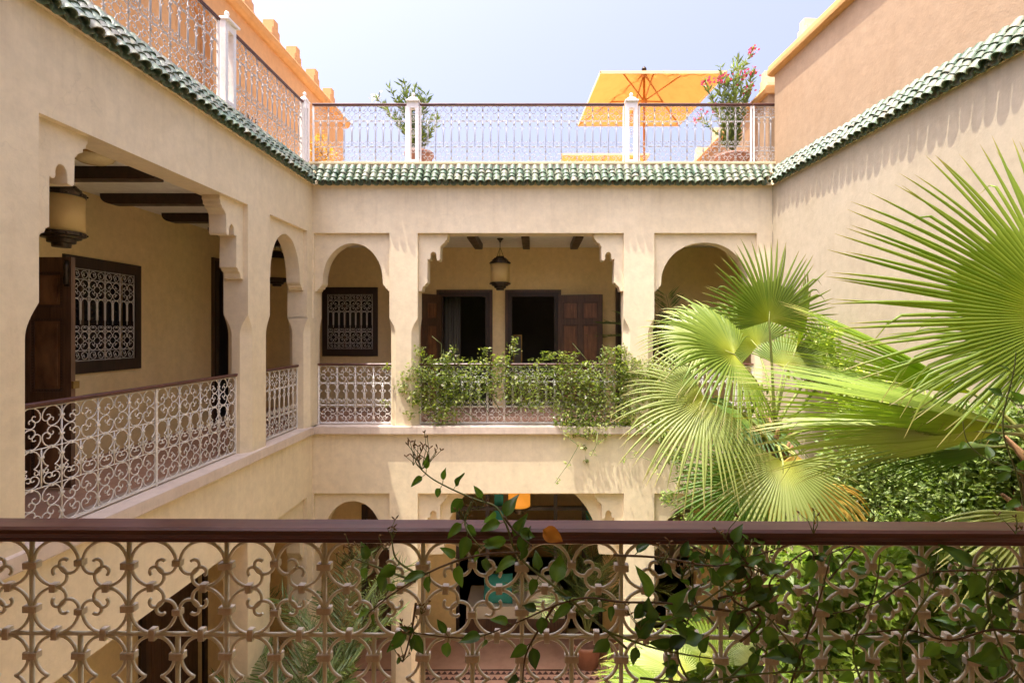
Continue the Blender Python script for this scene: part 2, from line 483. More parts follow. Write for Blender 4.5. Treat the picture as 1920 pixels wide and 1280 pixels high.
def frame3(o, n):
    o = Vector(o).normalized(); n = Vector(n)
    n = (n - o * n.dot(o)).normalized()
    return o, n, o.cross(n)

def basis(loc, x, y, z, s=1.0):
    return Matrix(((x[0] * s, y[0] * s, z[0] * s, loc[0]), (x[1] * s, y[1] * s, z[1] * s, loc[1]),
                   (x[2] * s, y[2] * s, z[2] * s, loc[2]), (0, 0, 0, 1)))

# ------------------------------------------------------------------ the place: sizes
XL, YB, T = -3.5, 8.07, 0.30          # left facade face, back facade face, wall thickness
ZG = -4.5                             # courtyard level; the upper gallery is at 0
ZL, ZL2 = 3.04, -1.06                 # underside of the lintels, upper and lower
ZE = 3.80                             # lower edge of the tiled eaves
OV = 0.10                             # how far the eaves project
XW, YW = -5.3, 10.1                   # inner gallery walls
SL = 0.066                            # the right wall is a little out of square
def XR(y): return 3.75 + SL * (YB - y)
FB = lambda u, d, z: (u, YB + d, z)
FL = lambda u, d, z: (XL - d, u, z)

ang_r = math.atan(SL)
struct('ground', MB().box(-400, 400, -400, 400, ZG - 0.6, ZG - 0.4), M['ground'])
struct('courtyard_floor', MB().box(-9, 6, -4, 14, ZG - 0.3, ZG), M['court'])

# lower gallery paving with its band of dark triangles
lf = struct('lower_gallery_floor', MB().box(-3.4, 3.5, YB - 0.12, YW, ZG + 0.001, ZG + 0.02), M['terrafloor'])
tri_me = MB().add([(0, 0, 0), (0.1, 0, 0), (0.05, 0.085, 0), (0, 0, .004), (0.1, 0, .004), (0.05, 0.085, .004)],
                  [(2, 1, 0), (3, 4, 5), (0, 1, 4, 3), (1, 2, 5, 4), (2, 0, 3, 5)]).mesh('inlay_triangle', M['darktile'])
for row, y in enumerate((8.78, 8.92)):
    for i in range(46):
        place('inlay_triangle', tri_me, lf, Matrix.Translation((-2.4 + i * 0.104 + 0.05 * row, y, ZG + 0.021)))
struct('lower_floor_border', MB().box(-3.4, 3.5, 9.02, 9.05, ZG + 0.021, ZG + 0.025), M['darktile'], lf)

# slabs: gallery floors, ceilings with their beams, roof terraces
struct('gallery_floor', MB().box(-5.5, XL - 0.31, -1.2, 10.3, -0.3, -0.012), M['terrafloor'])
struct('gallery_floor', MB().box(XL - 0.30, 4.3, YB + 0.32, 10.3, -0.3, -0.012), M['terrafloor'])
struct('gallery_floor', MB().box(XL - 0.30, 4.6, -1.2, 1.46, -0.3, -0.004), M['terrafloor'])
beam_path = []
def beam(parent, F, length, w=0.13, h=0.125):
    """ceiling beam with its far end rounded underneath"""
    o = [(0, 0), (0, -h), (length - 0.13, -h)]
    for k in range(1, 7):
        a = math.pi / 2 * k / 6
        o.append((length - 0.13 + 0.13 * math.sin(a), -h + h * 0.8 * (1 - math.cos(a))))
    o.append((length, 0))
    b = MB().plate(F, o, [], -w / 2, w / 2)
    return b.obj('beam', M['beam'], parent)
cl = struct('gallery_ceiling', MB().box(-5.5, XL - T + 0.004, -1.2, 10.3, 3.14, 3.4), M['ceiling'])
for k in range(6):
    yb = 4.16 + 1.01 * k
    beam(cl, lambda u, d, z, yb=yb: (XL - T + 0.01 - u, yb + d, 3.142 + z), 1.40)
cb = struct('gallery_ceiling', MB().box(XL - T + 0.004, 4.3, YB + T - 0.004, 10.3, 3.14, 3.4), M['ceiling'])
for xb in (-2.82, -1.04, -0.15, 0.74, 2.5):
    beam(cb, lambda u, d, z, xb=xb: (xb + d, YB + T + 0.005 + u, 3.142 + z), 1.3)
struct('gallery_ceiling', MB().box(XL - T + 0.004, 4.6, -1.2, 1.2, 3.14, 3.4), M['ceiling'])
struct('terrace_floor', MB().box(-9, XL - T - 0.125, -5, 14, 3.9, 4.1), M['court'])
struct('terrace_floor', MB().box(XL - T - 0.019, 4.4, YB + T + 0.02, 17, 3.9, 4.1), M['court'])
struct('terrace_floor', MB().box(XL - T - 0.019, 6, -5, 1.3, 3.9, 4.1), M['court'])
# lower ceilings (the gallery floor seen from beneath)
struct('lower_ceiling', MB().box(-5.5, XL - T, -1.2, 10.3, -0.5, -0.301), M['ceiling'])
struct('lower_ceiling', MB().box(XL - T + .001, 4.3, YB + T, 10.3, -0.5, -0.301), M['ceiling'])

# ------------------------------------------------------------------ facades
def arch_infill(w, zl, zs, apex, corb=0.12, e=0.004, z0=None):
    """spandrel outline over a bay of width w: stepped springers and an arch"""
    zt = zl + e
    o = [(-e, zt), (-e, zs - 0.12), (0.035, zs - 0.12), (0.05, zs - 0.085), (0.075, zs - 0.08), (0.085, zs - 0.045),
         (corb - 0.012, zs - 0.03), (corb, zs - 0.002)]
    hw = w / 2 - corb
    N = 22
    for k in range(1, N):
        a = math.pi * (1 - k / N)
        # a touch pointed, like the hand-made arches
        x = math.cos(a); z = math.sin(a) ** 0.94
        o.append((w / 2 + hw * x + rnd.uniform(-.003, .003), zs + (apex - zs) * z + rnd.uniform(-.004, .004)))
    o += [(w - p[0], p[1]) for p in reversed(o[:8])]
    return o

BR = [(0, 0), (0.466, 0), (0.466, 0.05), (0.452, 0.07), (0.448, 0.10), (0.42, 0.112), (0.42, 0.14), (0.40, 0.15), (0.375, 0.165),
      (0.36, 0.19), (0.345, 0.2), (0.345, 0.40), (0.335, 0.425), (0.312, 0.43), (0.290, 0.42), (0.284, 0.40), (0.283, 0.35),
      (0.276, 0.322), (0.258, 0.298), (0.235, 0.288), (0.212, 0.298), (0.196, 0.322), (0.19, 0.35), (0.188, 0.392), (0.178, 0.408),
      (0.16, 0.412), (0.143, 0.40), (0.143, 0.78), (0.128, 0.785), (0.112, 0.80), (0.1, 0.825), (0.075, 0.835), (0.062, 0.86), (0.055, 0.91), (0, 0.915)]
def bracket(F, parent, u, sgn, zl, d0=0.06, d1=0.26, e=0.004):
    o = [(u + sgn * (p[0] + rnd.uniform(-.004, .004) if p[0] > 0 else -e), zl - (p[1] + rnd.uniform(-.004, .004) if p[1] > 0 else -e)) for p in BR]
    return MB().plate(F, o, [], d0, d1).obj('bracket', M['trim'], parent)

def shaft(F, parent, u0, u1, z0, z1, cm=0.10, d0=0.0, d1=T):
    sec = []
    zz = [z0, z1 - 0.26] + [z1 - 0.26 + 0.26 * k / 8 for k in range(1, 9)]
    for z in zz:
        t = max(0, (z - (z1 - 0.26)) / 0.26)
        c = max(0.0003, cm * math.cos(t * math.pi / 2))
        sec.append([F(*q, z) for q in ((u0 + c, d0), (u1 - c, d0), (u1, d0 + c), (u1, d1 - c), (u1 - c, d1), (u0 + c, d1), (u0, d1 - c), (u0, d0 + c))])
    return MB().ring(sec).obj('pillar', M['wall'], parent)

def comb(u0, u1, ztop, zl, bays, foot):
    """wall outline with the bays cut out of it from below; foot = level where the pillars' shafts begin"""
    o = [(u1, ztop), (u0, ztop), (u0, foot)]
    for a, b in bays:
        o += [(a, foot), (a, zl), (b, zl), (b, foot)]
    o.append((u1, foot))
    q = []
    for p in o:
        if not q or (abs(p[0] - q[-1][0]) + abs(p[1] - q[-1][1])) > 1e-6:
            q.append(p)
    return q

CH, CH2 = 1.70, -2.70
# ---- left facade
fl = thing('facade', 'shaded beige plaster wall on the left with one wide bracketed bay and one arch', 'wall', (XL, 5, ZG))
BL = [(3.617, 6.257), (6.774, 7.88)]
MB().plate(FL, comb(1.0, YB + 0.004, 3.84, ZL, BL, CH), [], 0, T).obj('wall', M['wall'], fl)
MB().plate(FL, comb(1.0, YB + 0.004, -0.115, ZL2, BL, CH2), [], 0.003, T).obj('lower_wall', M['wall'], fl)
for z0, z1 in ((-0.02, CH), (ZG, CH2)):
    shaft(FL, fl, 3.02, 3.617, z0, z1)
    shaft(FL, fl, 6.257, 6.774, z0, z1)
MB().box(XL - T, XL, 1.0, 3.02, 0, CH).obj('side_pier', M['wall'], fl)
MB().box(XL - T, XL, 1.0, 3.02, ZG, CH2).obj('side_pier', M['wall'], fl)
bracket(FL, fl, 3.617, 1, ZL); bracket(FL, fl, 6.257, -1, ZL)
w2 = 7.88 - 6.774
MB().plate(lambda u, d, z: FL(u + 6.774, d, z), arch_infill(w2, ZL, 2.24, 2.88), [], 0.055, 0.26).obj('arch', M['trim'], fl)
MB().plate(lambda u, d, z: FL(u + 6.774, d, z), arch_infill(w2, ZL2, -1.86, -1.24), [], 0.055, 0.26).obj('arch', M['trim'], fl)
MB().plate(lambda u, d, z: (XL + 0.055 - d, u, z), [(1.0, -0.115), (YB + 0.1, -0.115), (YB + 0.1, -0.03), (YB + 0.1, 0.0), (1.0, 0.0), (1.0, -0.03)], [], 0, 0.372).obj('ledge', M['ledge'], fl)

# ---- back facade
fb = thing('facade', 'beige plaster wall across the back with a bracketed middle bay between two arches', 'wall', (0, YB, ZG))
BB = [(-3.48, -2.285), (-1.84, 1.41), (1.89, 3.51)]
MB().plate(FB, comb(XL - T, 4.0, 3.84, ZL, BB, CH), [], 0, T).obj('wall', M['wall'], fb)
MB().plate(FB, comb(XL - T, 4.0, -0.115, ZL2, BB, CH2), [], 0.003, T).obj('lower_wall', M['wall'], fb)
for z0, z1 in ((-0.02, CH), (ZG, CH2)):
    shaft(FB, fb, -2.285, -1.84, z0, z1)
    shaft(FB, fb, 1.41, 1.89, z0, z1)
    shaft(FB, fb, 3.51, 4.0, z0, z1, 0.08)
    shaft(lambda u, d, z: (u, d, z), fb, XL - T, XL + 0.02, z0, z1, 0.075, 7.88, YB + T)
MB().box(XL - T, XL - 0.002, 7.88, YB + 0.003, CH, CH + 0.01).obj('pillar_seat', M['wall'], fb)
bracket(FB, fb, -1.84, 1, ZL); bracket(FB, fb, 1.41, -1, ZL)
for (a, b), zs, ap in ((BB[0], 2.25, 2.89), (BB[2], 2.24, 2.90)):
    MB().plate(lambda u, d, z, a=a: FB(u + a, d, z), arch_infill(b - a, ZL, zs, ap), [], 0.055, 0.26).obj('arch', M['trim'], fb)
for (a, b), zs, ap in ((BB[0], -1.85, -1.2), (BB[2], -1.86, -1.2)):
    MB().plate(lambda u, d, z, a=a: FB(u + a, d, z), arch_infill(b - a, ZL2, zs, ap), [], 0.055, 0.26).obj('arch', M['trim'], fb)
bracket(FB, fb, -1.84, 1, ZL2, 0.06, 0.15); bracket(FB, fb, 1.41, -1, ZL2, 0.06, 0.15)
MB().plate(lambda u, d, z: FB(u - 1.84, d, z), arch_infill(3.25, ZL2 + 0.5, -2.05, -0.78, 0.38), [], 0.152, 0.292).obj('arch', M['trim'], fb)
MB().plate(lambda u, d, z: FB(u, d - 0.06, z), [(XL - 0.31, -0.115), (4.05, -0.115), (4.05, 0.0), (XL - 0.31, 0.0)], [], 0, 0.376).obj('ledge', M['ledge'], fb)

# ---- right wall: plain, with the parapet of the neighbouring roof above it
def FR(u, d, z): return (XR(u) + d, u + SL * d, z)
fr = thing('blank_wall', 'tall plain beige wall on the right, sunlit below its tiled eave', 'wall', (XR(5), 5, ZG))
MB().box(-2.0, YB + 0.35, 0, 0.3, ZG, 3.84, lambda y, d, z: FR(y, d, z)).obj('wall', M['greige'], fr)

# ---- the viewer's own side
fn = thing('facade', 'plaster wall of the near gallery above and behind the dark handrail', 'wall', (0, 1.3, ZG))
MB().box(XL - T, 5, 1.2, 1.5, ZL, 4.12).obj('lintel', M['wall'], fn)
MB().box(XL - T, 5, 1.12, 1.6, ZL + 0.75, ZL + 0.80).obj('eave', M['wall'], fn)  # out of view; plain box put in to shade the near railing
MB().box(XL - T, -3.1, 1.2, 1.5, 0, ZL).obj('pillar', M['wall'], fn)
MB().box(XL - T, 5, 1.2, 1.48, ZG, -0.3).obj('lower_wall', M['wall'], fn)
MB().box(-5.5, 5, -1.4, -1.2, ZG, 4.0).obj('rear_wall', M['gallery'], fn)

del fn['label'], fn['category']
fn['kind'] = 'structure'
# ---- inner gallery walls with door and window openings
def rect(a, b, c, d): return [(a, c), (b, c), (b, d), (a, d)]
wl = thing('gallery_wall', 'ochre inner wall of the left gallery holding the grilled window', 'wall', (XW, 5, 0))
WIN_L = (5.82, 6.79, 1.12, 2.25)
DOOR_L = (3.95, 4.86, -0.01, 2.2)
DARK_L = (8.50, 9.5, -0.01, 2.6)
MB().plate(lambda u, d, z: (XW - d, u, z), rect(-1.2, 10.3, -0.012, 3.14), [rect(*WIN_L), rect(*DOOR_L), rect(*DARK_L)], 0, 0.2).obj('wall', M['gallery'], wl)
MB().plate(lambda u, d, z: (XW - d, u, z), rect(-1.2, 10.3, ZG, -0.5), [rect(6.95, 8.15, ZG + .01, -1.75)], 0, 0.2).obj('lower_wall', M['gallery'], wl)
wb = thing('gallery_wall', 'ochre inner wall of the back gallery behind the open doors', 'wall', (0, YW, 0))
WIN_B = (-4.10, -3.16, 1.12, 2.24)
D1 = (-1.82, -0.93, -0.01, 2.2); D2 = (-0.47, 0.42, -0.01, 2.2); D3 = (1.66, 2.3, -0.01, 2.35)
MB().plate(lambda u, d, z: (u, YW + d, z), rect(XW + .001, 4.3, -0.012, 3.14), [rect(*WIN_B), rect(*D1), rect(*D2), rect(*D3)], 0, 0.2).obj('wall', M['gallery'], wb)
L1 = (-1.55, 1.35, ZG + .02, -1.72); L0 = (-3.32, -2.72, ZG + .02, -2.0)
MB().plate(lambda u, d, z: (u, YW + d, z), rect(XW + .001, 4.3, ZG, -0.5), [rect(*L1), rect(*L0), rect(2.1, 3.2, ZG + .02, -1.9)], 0, 0.2).obj('lower_wall', M['gallery'], wb)
# dim rooms behind the openings
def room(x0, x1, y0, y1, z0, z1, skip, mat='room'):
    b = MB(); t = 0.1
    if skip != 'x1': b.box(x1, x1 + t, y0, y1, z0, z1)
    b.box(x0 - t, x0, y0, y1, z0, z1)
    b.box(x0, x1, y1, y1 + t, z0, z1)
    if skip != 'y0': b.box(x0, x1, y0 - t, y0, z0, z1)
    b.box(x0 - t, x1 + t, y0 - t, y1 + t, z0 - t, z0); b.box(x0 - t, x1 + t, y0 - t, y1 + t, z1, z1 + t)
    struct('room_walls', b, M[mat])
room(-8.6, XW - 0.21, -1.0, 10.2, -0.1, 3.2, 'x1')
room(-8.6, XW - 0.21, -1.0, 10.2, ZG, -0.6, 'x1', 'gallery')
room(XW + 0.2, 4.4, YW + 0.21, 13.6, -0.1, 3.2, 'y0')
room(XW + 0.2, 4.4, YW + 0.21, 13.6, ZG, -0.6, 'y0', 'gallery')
# end walls of the galleries on the right
struct('gallery_end_wall', MB().box(4.02, 4.3, YB + T, YW, ZG, 3.14), M['gallery'])
struct('gallery_end_wall', MB().box(-5.5, 5.2, -5.3, -5.0, ZG, 4.1), M['wall'])

# ------------------------------------------------------------------ tiled eaves
def barrel(r0, r1, L, th, n=8, flip=False):
    """half-round tile, its axis along y, the wide end at y = 0"""
    vs = []
    for y, r in ((0, r0), (L, r1)):
        for rr in (r, r - th):
            for k in range(n + 1):
                a = math.pi * k / n
                vs.append((rr * math.cos(a), y, rr * math.sin(a) * (-1 if flip else 1)))
    m = n + 1
    fs = []
    for k in range(n):
        fs += [(k, k + 1, 2 * m + k + 1, 2 * m + k), (m + k + 1, m + k, 3 * m + k, 3 * m + k + 1),
               (k + 1, k, m + k, m + k + 1), (2 * m + k, 2 * m + k + 1, 3 * m + k + 1, 3 * m + k)]
    fs += [(0, 2 * m, 3 * m, m), (n, m + n, 3 * m + n, 2 * m + n)]
    return MB().add(vs, fs, True)
PITCH = 0.121
tile_me = barrel(0.058, 0.047, 0.125, 0.011).mesh('tile', M['tile'])
pan_b = barrel(0.050, 0.044, 0.38, 0.010, flip=True)
try:
    for me in (tile_me,):
        bm = bmesh.new(); bm.from_mesh(me)
        for e in bm.edges:
            e.smooth = e.calc_face_angle(0) < R(40)
        bm.to_mesh(me); bm.free()
except Exception:
    pass
SLOPE = R(57)
def eave(label, O, along, out, length, keep, seed, OV=OV):
    """O: wall-face corner at the start; along: unit vector; out: unit vector away from the wall"""
    rr = random.Random(seed)
    O = Vector(O); along = Vector(along); out = Vector(out)
    th = thing('tiled_eave', label, 'eave', O)
    up = Vector((0, 0, 1))
    ys = (-out * math.cos(SLOPE) + up * math.sin(SLOPE))       # up the slope
    zn = along.cross(ys).normalized()
    if zn.z < 0: zn = -zn
    xs = ys.cross(zn)
    base = O + out * OV + up * (ZE - O.z)
    pans = MB()
    n = int(length / PITCH)
    for i in range(n):
        for c in range(4):
            d = c * 0.084 * math.cos(SLOPE)
            s = (i + 0.5) * PITCH + rr.uniform(-.004, .004)
            if not keep(s, d): continue
            p = base + along * s + ys * (c * 0.084 + rr.uniform(-.013, .013) - 0.004) + zn * (0.012 + rr.uniform(-.004, .006))
            tilt = R(3.5) + rr.uniform(-.03, .03)
            q = Matrix.Rotation(rr.uniform(-.09, .09), 4, 'Z') @ Matrix.Rotation(rr.uniform(-.07, .07), 4, 'Y') @ Matrix.Rotation(-tilt, 4, 'X')
            place('tile', tile_me, th, basis(p, xs, ys, zn) @ q)
        s = i * PITCH
        if keep(s, 0.0):
            m = basis(base + along * s + zn * 0.004 + ys * (-0.012), xs, ys, zn)
            pans.add([m @ Vector(v) for v in pan_b.v], pan_b.f, True)
    pans.obj('pan_tiles', M['tile'], th, 'stuff', fix=False)
    # mortar bed under the tiles
    bed = MB()
    A = base + zn * -0.035 + along * -0.02; Bv = A + along * (length + 0.02)
    k = [A - out * 0.02, A + ys * 0.36, A + ys * 0.36 - out * 0.06, A - out * 0.16 + up * 0.03]
    bed.add([*k, *[p + along * (length + 0.02) for p in k]], [(0, 1, 2, 3), (7, 6, 5, 4), (0, 4, 5, 1), (1, 5, 6, 2), (2, 6, 7, 3), (3, 7, 4, 0)])
    bed.obj('mortar_bed', M['wall'], th)
    return th
eave('green glazed tile eave along the shaded left wall', (XL, 1.6, ZE), (0, 1, 0), (1, 0, 0), YB - 1.6 + 0.3,
     lambda s, d: s + 1.6 < YB - OV + d - 0.02 and s > 0.9, 3)
eave('green glazed tile eave across the back wall under the terrace railing', (XL - 0.3, YB, ZE), (1, 0, 0), (0, -1, 0), XR(YB) - XL + 0.5,
     lambda s, d: XL - 0.3 + s > XL + OV - d + 0.02 and XL - 0.3 + s < XR(YB) - OV + d - 0.02, 4)
ra = Vector((-SL, 1, 0)).normalized(); ro = Vector((-1, -SL, 0)).normalized()
O0 = Vector((XR(2.2), 2.2, ZE)); LR = (YB - 2.2) / ra.y + 0.3
eave('green glazed tile eave on the sunlit right wall', O0, ra, ro, LR,
     lambda s, d: 2.2 + s * ra.y < YB - OV + d - 0.02, 5, 0.075)

# curb on which the terrace railings stand
cu = struct('terrace_curb', MB().box(XL - 0.42, XL - 0.135, 1.3, YB + 0.35, 3.841, 4.195), M['ledge'])
struct('terrace_curb', MB().box(XL - 0.134, 3.93, YB + 0.135, YB + 0.36, 3.841, 4.2), M['ledge'])

MB().box(XL - 0.119, 3.9, YB + 0.115, YB + 0.134, 4.165, 4.203).obj('lip', M['merlon'], cu)  # pale colour stands in for the curb's sunlit edge
# ------------------------------------------------------------------ roof walls with copings and stepped merlons
def merlon_mesh(w=0.40, h=0.46, t=0.22):
    o = [(-w / 2, 0), (w / 2, 0), (w / 2, h * .3), (w * .36, h * .34), (w * .36, h * .62), (w * .2, h * .66), (w * .2, h), (-w * .2, h),
         (-w * .2, h * .66), (-w * .36, h * .62), (-w * .36, h * .34), (-w / 2, h * .3)]
    return MB().plate(lambda u, d, z: (d, u, z), o, [], -t / 2, t / 2)
mer_o = merlon_mesh().mesh('merlon', M['orange']); mer_p = merlon_mesh(.34, .33).mesh('merlon', M['merlon'])
lw = thing('roof_wall', 'orange rooftop wall with stepped merlons behind the left terrace railing', 'wall', (-5.0, 7, 4.1))
niches = []
for y in (5.1, 7.55):
    a = [(y - 0.42, 4.5), (y + 0.42, 4.5)] + [(y + 0.42 * math.cos(math.pi * k / 12), 6.1 + 0.42 * math.sin(math.pi * k / 12)) for k in range(13)]
    niches.append(a)
MB().plate(lambda u, d, z: (-5.0 - d, u, z), rect(2.5, 13.4, 4.1, 6.86), niches, 0, 0.3).obj('wall', M['orange'], lw)
MB().box(-5.45, -5.2, 2.5, 13.35, 4.1, 6.8).obj('niche_back', M['orange'], lw)
MB().plate(lambda u, d, z: (u, d, z), [(-4.86, 6.98), (-4.90, 7.04), (-5.44, 7.04), (-5.44, 6.84), (-4.95, 6.84), (-4.89, 6.89)], [], 2.5, 13.55).obj('coping', M['coping'], lw)
for k in range(9):
    place('merlon', mer_o, lw, Matrix.Translation((-5.12, 5.28 + 0.93 * k, 7.03)))
# the nearer, lower return of the same roof building
MB().box(-4.98, -4.72, 2.0, 6.0, 4.1, 6.5).obj('return_wall', M['orange'], lw)

rw = thing('roof_wall', 'sunlit apricot rooftop wall rising above the right tiled eave', 'wall', (XR(5), 5, 4.1))
MB().plate(lambda u, d, z: FR(u, d + 0.115, z), rect(1.0, YB + 0.14, 3.841, 5.62), [], 0, 0.4).obj('wall', M['apricot'], rw)
MB().plate(lambda u, d, z: FR(d, u, z), [(0.025, 5.68), (0.045, 5.76), (0.19, 5.80), (0.53, 5.80), (0.53, 5.6), (0.075, 5.6), (0.025, 5.62)], [], 1.0, YB + 0.2).obj('coping', M['coping'], rw)
for k in range(4):
    place('merlon', mer_p, rw, Matrix.Translation(FR(7.62 - 1.2 * k, 0.32, 5.79)) @ Matrix.Rotation(ang_r, 4, 'Z'))
rw2 = thing('roof_wall', 'farther lower apricot roof wall behind the pink oleander', 'wall', (3.8, 11, 4.1))
MB().box(3.86, 4.16, YB + 0.37, 15.5, 4.1, 5.42).obj('wall', M['apricot'], rw2)
MB().plate(lambda u, d, z: (u, d, z), [(3.78, 5.47), (3.82, 5.54), (4.24, 5.54), (4.24, 5.4), (3.80, 5.4)], [], YB + 0.35, 15.6).obj('coping', M['coping'], rw2)
for k in range(6):
    place('merlon', mer_p, rw2, Matrix.Translation((3.98, 8.66 + 1.2 * k, 5.535)))

# ------------------------------------------------------------------ wrought-iron work
def cscroll(Rb, f1=0.43, f2=0.21, a0=138, a1=175, a2=140, step=14):
    """C-scroll opening towards -x: a big arc whose two ends curl inwards (2-D points)"""
    half = []
    x, y, h = Rb, 0.0, 90.0
    half.append((x, y))
    for rad, tot in ((Rb, a0), (Rb * f1, a1), (Rb * f2, a2)):
        st = step if rad > Rb * 0.5 else step * 1.7
        n = max(2, int(round(tot / st)))
        da = tot / n
        for _ in range(n):
            c = 2 * rad * math.sin(R(da) / 2)
            h2 = h + da / 2
            x += c * math.cos(R(h2)); y += c * math.sin(R(h2)); h += da
            half.append((x, y))
    return [(a, -b) for a, b in reversed(half[1:])] + half

def turn(pts, deg, cx, cz, sx=1, sz=1):
    c, s = math.cos(R(deg)), math.sin(R(deg))
    return [(cx + sx * (a * c - b * s), 0, cz + sz * (a * s + b * c)) for a, b in pts]

def keyhole(Wd, cx, zt, depth, n=12):
    """one half of the key-shaped loop is mirrored to the other; returns the two strands"""
    r = 0.215 * Wd
    right = []
    for k in range(n + 1):
        a = R(90 - 158 * k / n)
        right.append((r * math.cos(a), -r + r * math.sin(a)))
    zc = right[-1][1]
    low = [(0.085 * Wd, zc), (0.14 * Wd, zc - 0.035 * Wd), (0.185 * Wd, zc - 0.09 * Wd), (0.205 * Wd, zc - 0.17 * Wd),
           (0.208 * Wd, -depth + 0.12 * Wd), (0.19 * Wd, -depth + 0.05 * Wd), (0.15 * Wd, -depth + 0.015 * Wd), (0.105 * Wd, -depth + 0.03 * Wd),
           (0.085 * Wd, -depth + 0.07 * Wd), (0.11 * Wd, -depth + 0.1 * Wd)]
    out = []
    for s in (1, -1):
        out.append([(cx + s * a, 0, zt + b) for a, b in right])
        out.append([(cx + s * a, 0, zt + b) for a, b in low])
    return out

def flower(mb, Wd, cx, cz, Hh, rs, step, n):
    Rb = 0.232 * Wd
    for sx in (-1, 1):
        for sz in (-1, 1):
            deg = math.degrees(math.atan2(sz, sx))
            mb.tube(turn(cscroll(Rb, step=step), deg, cx + sx * 0.25 * Wd, cz + sz * 0.25 * Hh), rs, n, caps=False)

def cell_mesh(Wd, H, rb=0.0062, rs=0.0048, mat=None, step=22, n=4, ties=True):
    """one bay of the balcony pattern: flower, key loops, small curls, flower"""
    mb = MB()
    Hh = 0.95 * Wd
    zb, zt = Hh, H - Hh
    for z in (0.004, zb, zt, H - 0.004):
        mb.tube([(0, 0, z), (Wd, 0, z)], rb * 0.9, n)
    mb.tube([(0, 0, 0), (0, 0, H)], rb, n)
    mb.tube([(Wd / 2, 0, zb), (Wd / 2, 0, zt)], rb * 0.95, n)
    flower(mb, Wd, Wd / 2, H - Hh / 2, Hh, rs, step, n)
    flower(mb, Wd, Wd / 2, Hh / 2, Hh, rs, step, n)
    mid = zt - zb
    hc = 0.30 * Wd
    for cx in (0.25 * Wd, 0.75 * Wd):
        for st in keyhole(Wd, cx, zt - rs, mid - hc, 8):
            mb.tube(st, rs, n, caps=False)
        mb.tube(turn(cscroll(0.2 * Wd, step=step), -90, cx, zb + hc * 0.55, 1.0, 0.72), rs, n, caps=False)
    if ties:
        t = 0.011
        for x, z in ((0, H - Hh * .27), (0, H - Hh * .73), (0, Hh * .27), (0, Hh * .73), (Wd / 2, zt - .2 * Wd), (0, zt - .2 * Wd)):
            mb.box(x - t * 1.5, x + t * 1.5, -t * .9, t * .9, z - t * .7, z + t * .7)
        for cx in (.25, .75):
            for z in (zb, zt):
                mb.box(cx * Wd - t * .9, cx * Wd + t * .9, -t, t, z - t, z + t)
    return mb.mesh('scroll_panel', mat or M['iron'], fix=False)

def handrail_profile(w, h):
    """(across, up) outline with softened corners and a small bead below"""
    return [(-w / 2 + .008, 0), (w / 2 - .008, 0), (w / 2, -.008), (w / 2, -h * .5), (w / 2 - .006, -h * .62), (w / 2 - .008, -h),
            (-w / 2 + .008, -h), (-w / 2 + .006, -h * .62), (-w / 2, -h * .5), (-w / 2, -.008)]

def railing(name, label, O, along, span, H, ncell, rail_w=0.055, rail_h=0.032, mat=None, posts=(), zlift=0.03, cat='railing', end_frame=True, rb=0.0062, rs=0.0048):
    """iron railing from O along a unit vector; cells share one mesh"""
    O = Vector(O); a = Vector(along).normalized(); up = Vector((0, 0, 1)); nrm = up.cross(a)
    th = thing(name, label, cat, O)
    mt = mat or M['iron']
    hp = handrail_profile(rail_w, rail_h)
    HR = MB()
    top = H + zlift + rail_h + 0.006
    HR.ring([[O + a * s + nrm * p[0] + up * (top + p[1]) for p in hp] for s in (-0.01, span + 0.01)])
    HR.obj('handrail', M['rail'], th)
    Wd = span / ncell
    me = cell_mesh(Wd, H, rb, rs, mt)
    for k in range(ncell):
        place('scroll_panel', me, th, basis(O + a * (k * Wd) + up * zlift, a, nrm, up))
    def upright(s):
        b = MB()
        q = O + a * s
        b.ring([[q + a * x + nrm * y + up * z for x, y in ((-.011, -.011), (.011, -.011), (.011, .011), (-.011, .011))] for z in (0.001, H + zlift + .002)])
        b.obj('upright', mt, th)
    for s in ([0.0, span] if end_frame else []) + list(posts):
        upright(s)
    b = MB()
    b.ring([[O + a * s + nrm * y + up * (zlift + z) for y, z in ((-.012, -.012), (.012, -.012), (.012, -.002), (-.012, -.002))] for s in (0, span)])
    b.obj('bottom_bar', mt, th)
    return th

ZR = 0.98
# upper gallery balustrades
yl = XL - 0.15
railing('balcony_railing', 'white scrollwork railing in the wide bay of the left gallery', (yl, 3.625, 0.0), (0, 1, 0), 2.624, 0.91, 8, posts=(1.312,))
railing('balcony_railing', 'short white scrollwork railing under the narrow arch on the left', (yl, 6.78, 0.0), (0, 1, 0), 1.094, 0.91, 4)
yb_ = YB + 0.15
railing('balcony_railing', 'white scrollwork railing under the back arch with the grilled window', (-3.46, yb_, 0), (1, 0, 0), 1.17, 0.91, 4, mat=M['ironw'])
railing('balcony_railing', 'white scrollwork railing in the middle back bay overgrown with jasmine', (-1.83, yb_, 0), (1, 0, 0), 3.23, 0.91, 12, mat=M['ironw'])
railing('balcony_railing', 'white scrollwork railing under the back arch hidden by the fan palm', (1.9, yb_, 0), (1, 0, 0), 1.6, 0.91, 6, mat=M['ironw'])

